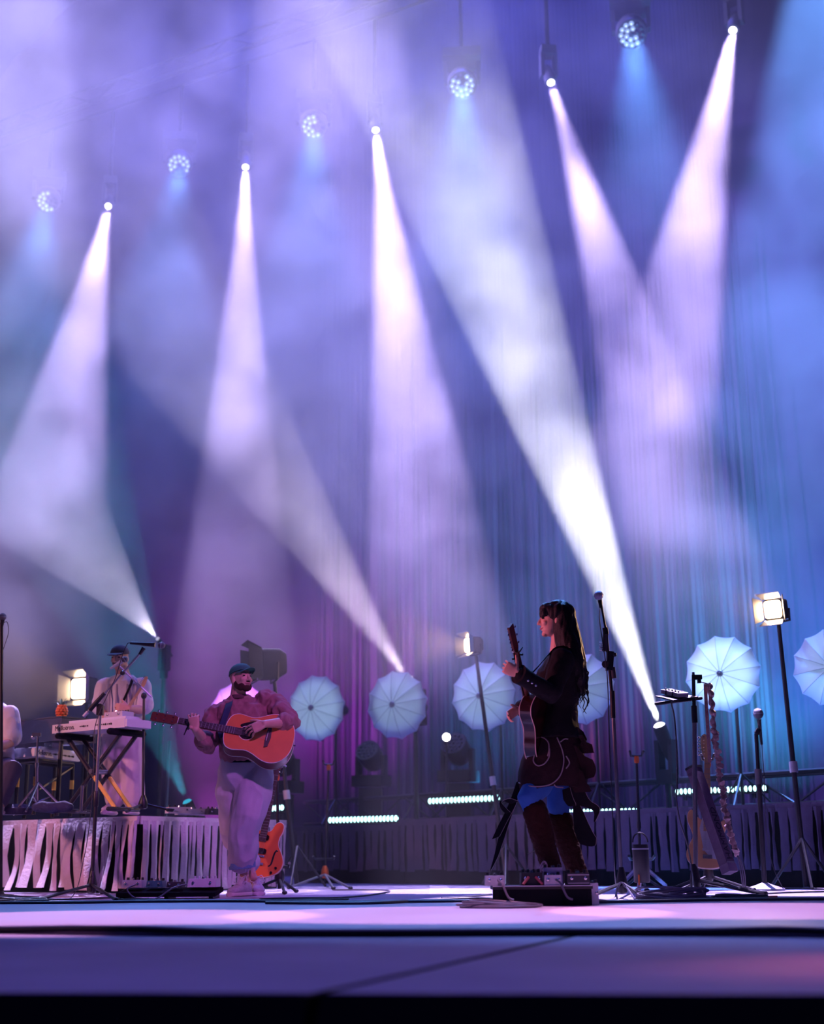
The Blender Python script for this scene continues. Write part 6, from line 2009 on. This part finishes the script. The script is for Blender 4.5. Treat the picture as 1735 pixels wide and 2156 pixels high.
cw = PZ(1142, 1907, 0) + Vector((0, 0.05, 0))
bw = S(cw.y) * 205
Rw = Matrix.Rotation(0.02, 3, 'Z')
pw = thing('pedal_board', 'black pedal board crowded with effects at the feet of the woman', 'pedal board', cw)
part(pw, 'board', MB().box(cw + UP * 0.100, (bw, 0.20, 0.02), Rw), M['black'], False)
part(pw, 'front_panel', MB().box(cw + Vector((0, -0.09, 0.052)), (bw * 0.98, 0.012, 0.100), Rw), M['blackfab'], False)
part(pw, 'edge_strip', MB().box(cw + Vector((0, -0.1005, 0.108)), (bw, 0.004, 0.005), Rw), M['lilac'], False)
for s in (-0.46, 0.46):
    part(pw, 'side_panel', MB().box(cw + Rw @ Vector((s * bw, 0, 0.045)), (0.02, 0.2, 0.088), Rw), M['blackfab'], False)
zb = 0.111
for (x_, y_, sz, m_, kn, lab) in ((-0.265, -0.03, (0.11, 0.10, 0.055), M['lilac'], 2, 'pale grey pedal at the left end of the board by the woman'),
                                  (-0.055, 0.0, (0.125, 0.11, 0.07), M['black'], 4, 'black and chrome pedal with two red plugs'),
                                  (0.060, -0.045, (0.10, 0.085, 0.055), M['lilac'], 2, 'pale grey pedal in the middle of the board by the woman'),
                                  (0.075, 0.055, (0.11, 0.08, 0.095), mat('slate_paint', (0.30, 0.30, 0.40), 0.4), 2, 'tall slate pedal behind the pale one by the woman'),
                                  (0.205, -0.02, (0.13, 0.11, 0.065), M['dark'], 3, 'wide black pedal with pale stripes by the woman')):
    g_ = gadget(cw + Rw @ Vector((x_, y_, zb)), sz, Rw, lab, 'effects_pedal', 'effects pedal', kn, m_, grp='pedals on the board by the woman')
    if 'red plugs' in lab:
        for k in (-1, 1):
            q = cw + Rw @ Vector((x_ + 0.02 * k, y_ - 0.058, zb + 0.045))
            part(g_, 'plug', MB().tube([q, q + Vector((k * 0.035, -0.03, -0.04))], 0.008, 8), mat('red_plug', (0.55, 0.10, 0.12), 0.4))
    if 'stripes' in lab:
        for k in (0.01, 0.055):
            part(g_, 'stripe', MB().box(cw + Rw @ Vector((x_, y_ - 0.056, zb + k)), (0.12, 0.003, 0.004), Rw), M['lilac'], False)
    if 'pale grey' in lab:
        q = cw + Rw @ Vector((x_ + 0.015, y_ - 0.052, zb + 0.03))
        part(g_, 'plug', MB().tube(catmull([q, q + Vector((0.02, -0.05, -0.02)), q + Vector((0.05, -0.08, -0.09)), q + Vector((0.08, -0.09, -0.105))], 5), 0.006, 6), M['cablegrey'])
wt = P(1246, 1846, cw.y + 0.02)
gadget(Vector((wt.x, wt.y, 0.0)), (0.06, 0.08, 0.12), Rw, 'small upright clear device at the right end of the pedal board', 'tuner_pedal', 'effects pedal', 2, M['lilac'])

# ------------------------------------------------------------------ cables on the floor
def floor_cable(pix, r, lab, m=None, z=0.006, nm='floor_cable', seed=1, wob=0.012):
    rc = random.Random(seed)
    pts = [PZ(x, yy, 0) + Vector((0, rc.uniform(-wob, wob), z + r * 0.6)) for x, yy in pix]
    return single(nm, MB().tube(catmull(pts, 6), r, 7), m or M['cable'], lab, 'cable')


def coil(px, py, rx, ry, loops, r, lab, m, seed, hgt=0.05):
    c = PZ(px, py, 0)
    rc = random.Random(seed)
    pts = []
    for k in range(loops * 14):
        a = 2 * math.pi * k / 14
        lp_ = k // 14
        wx = rx * (1 + 0.10 * math.sin(lp_ * 2.1 + 0.5)) + rc.uniform(-0.006, 0.006)
        wy = ry * (1 + 0.16 * math.sin(lp_ * 1.3))
        pts.append(c + Vector((wx * math.cos(a) + 0.02 * math.sin(lp_ * 1.7), wy * math.sin(a), r + hgt * lp_ / loops * (0.6 + 0.4 * math.sin(a + lp_)))))
    return single('cable_coil', MB().tube(catmull(pts, 3), r, 6), m, lab, 'cable')


coil(1418, 1897, 0.195, 0.14, 11, 0.0075, 'thick coil of grey cable in front of the tray stand', M['cablegrey'], 2, 0.085)
coil(1052, 1911, 0.20, 0.14, 6, 0.006, 'loose coil of grey cable in front of the woman', M['cablegrey'], 3, 0.04)
coil(42, 1898, 0.19, 0.14, 6, 0.006, 'loose coil of black cable at the left edge', M['cable'], 4, 0.035)
coil(640, 1897, 0.26, 0.10, 4, 0.006, 'flat loops of black cable right of the shoes of the man', M['cable'], 5, 0.02)
coil(1560, 1893, 0.16, 0.10, 5, 0.006, 'small black cable coil with a red tag at the right', M['cable'], 6, 0.03)
floor_cable([(-40, 1905), (150, 1904), (300, 1902), (480, 1901), (700, 1903), (860, 1902), (1000, 1901)], 0.010, 'thick black cable running along the stage front on the left', seed=3)
floor_cable([(560, 1905), (760, 1906), (900, 1900), (1010, 1896), (1120, 1904), (1300, 1903), (1500, 1899), (1760, 1897)], 0.010, 'thick black cable running along the stage front on the right', seed=4)
floor_cable([(250, 1897), (420, 1899), (600, 1897), (760, 1890), (818, 1877), (700, 1876)], 0.006, 'thin black cable looping out between the two performers', seed=5)
floor_cable([(0, 1899), (120, 1897), (240, 1893), (330, 1897)], 0.006, 'thin cable from the left boom stand to the pedal board', seed=6)
floor_cable([(930, 1894), (1000, 1890), (1035, 1886)], 0.006, 'short cable leading to the pedal board of the woman', seed=7)
floor_cable([(1180, 1903), (1240, 1897), (1290, 1900), (1345, 1899)], 0.006, 'grey cable linking the pedal board and the thick coil', M['cablegrey'], seed=8)
floor_cable([(1480, 1896), (1540, 1890), (1620, 1884), (1735, 1880), (1780, 1880)], 0.006, 'thin cable running off to the right edge', seed=9)
floor_cable([(1640, 1874), (1690, 1873), (1740, 1875), (1780, 1873)], 0.008, 'thin cable behind the round base stand at the right edge', seed=10, wob=0.0)
ac = single('arched_cable', MB().tube(catmull([PZ(1300, 1893, 0.005), P(1298, 1878, y4 - 0.25), P(1308, 1858, y4 - 0.25), P(1322, 1872, y4 - 0.25), PZ(1340, 1896, 0.006), PZ(1360, 1899, 0.006)], 6), 0.006, 6), M['cablegrey'], 'grey cable arching up beside the tall microphone stand', 'cable')
q = PZ(1628, 1894, 0.0)
single('red_tape', MB().box(q + UP * 0.012, (0.05, 0.03, 0.022)), mat('red_tape', (0.6, 0.12, 0.08), 0.6), 'small piece of red tape on the right floor cable', 'tape', smooth=False)
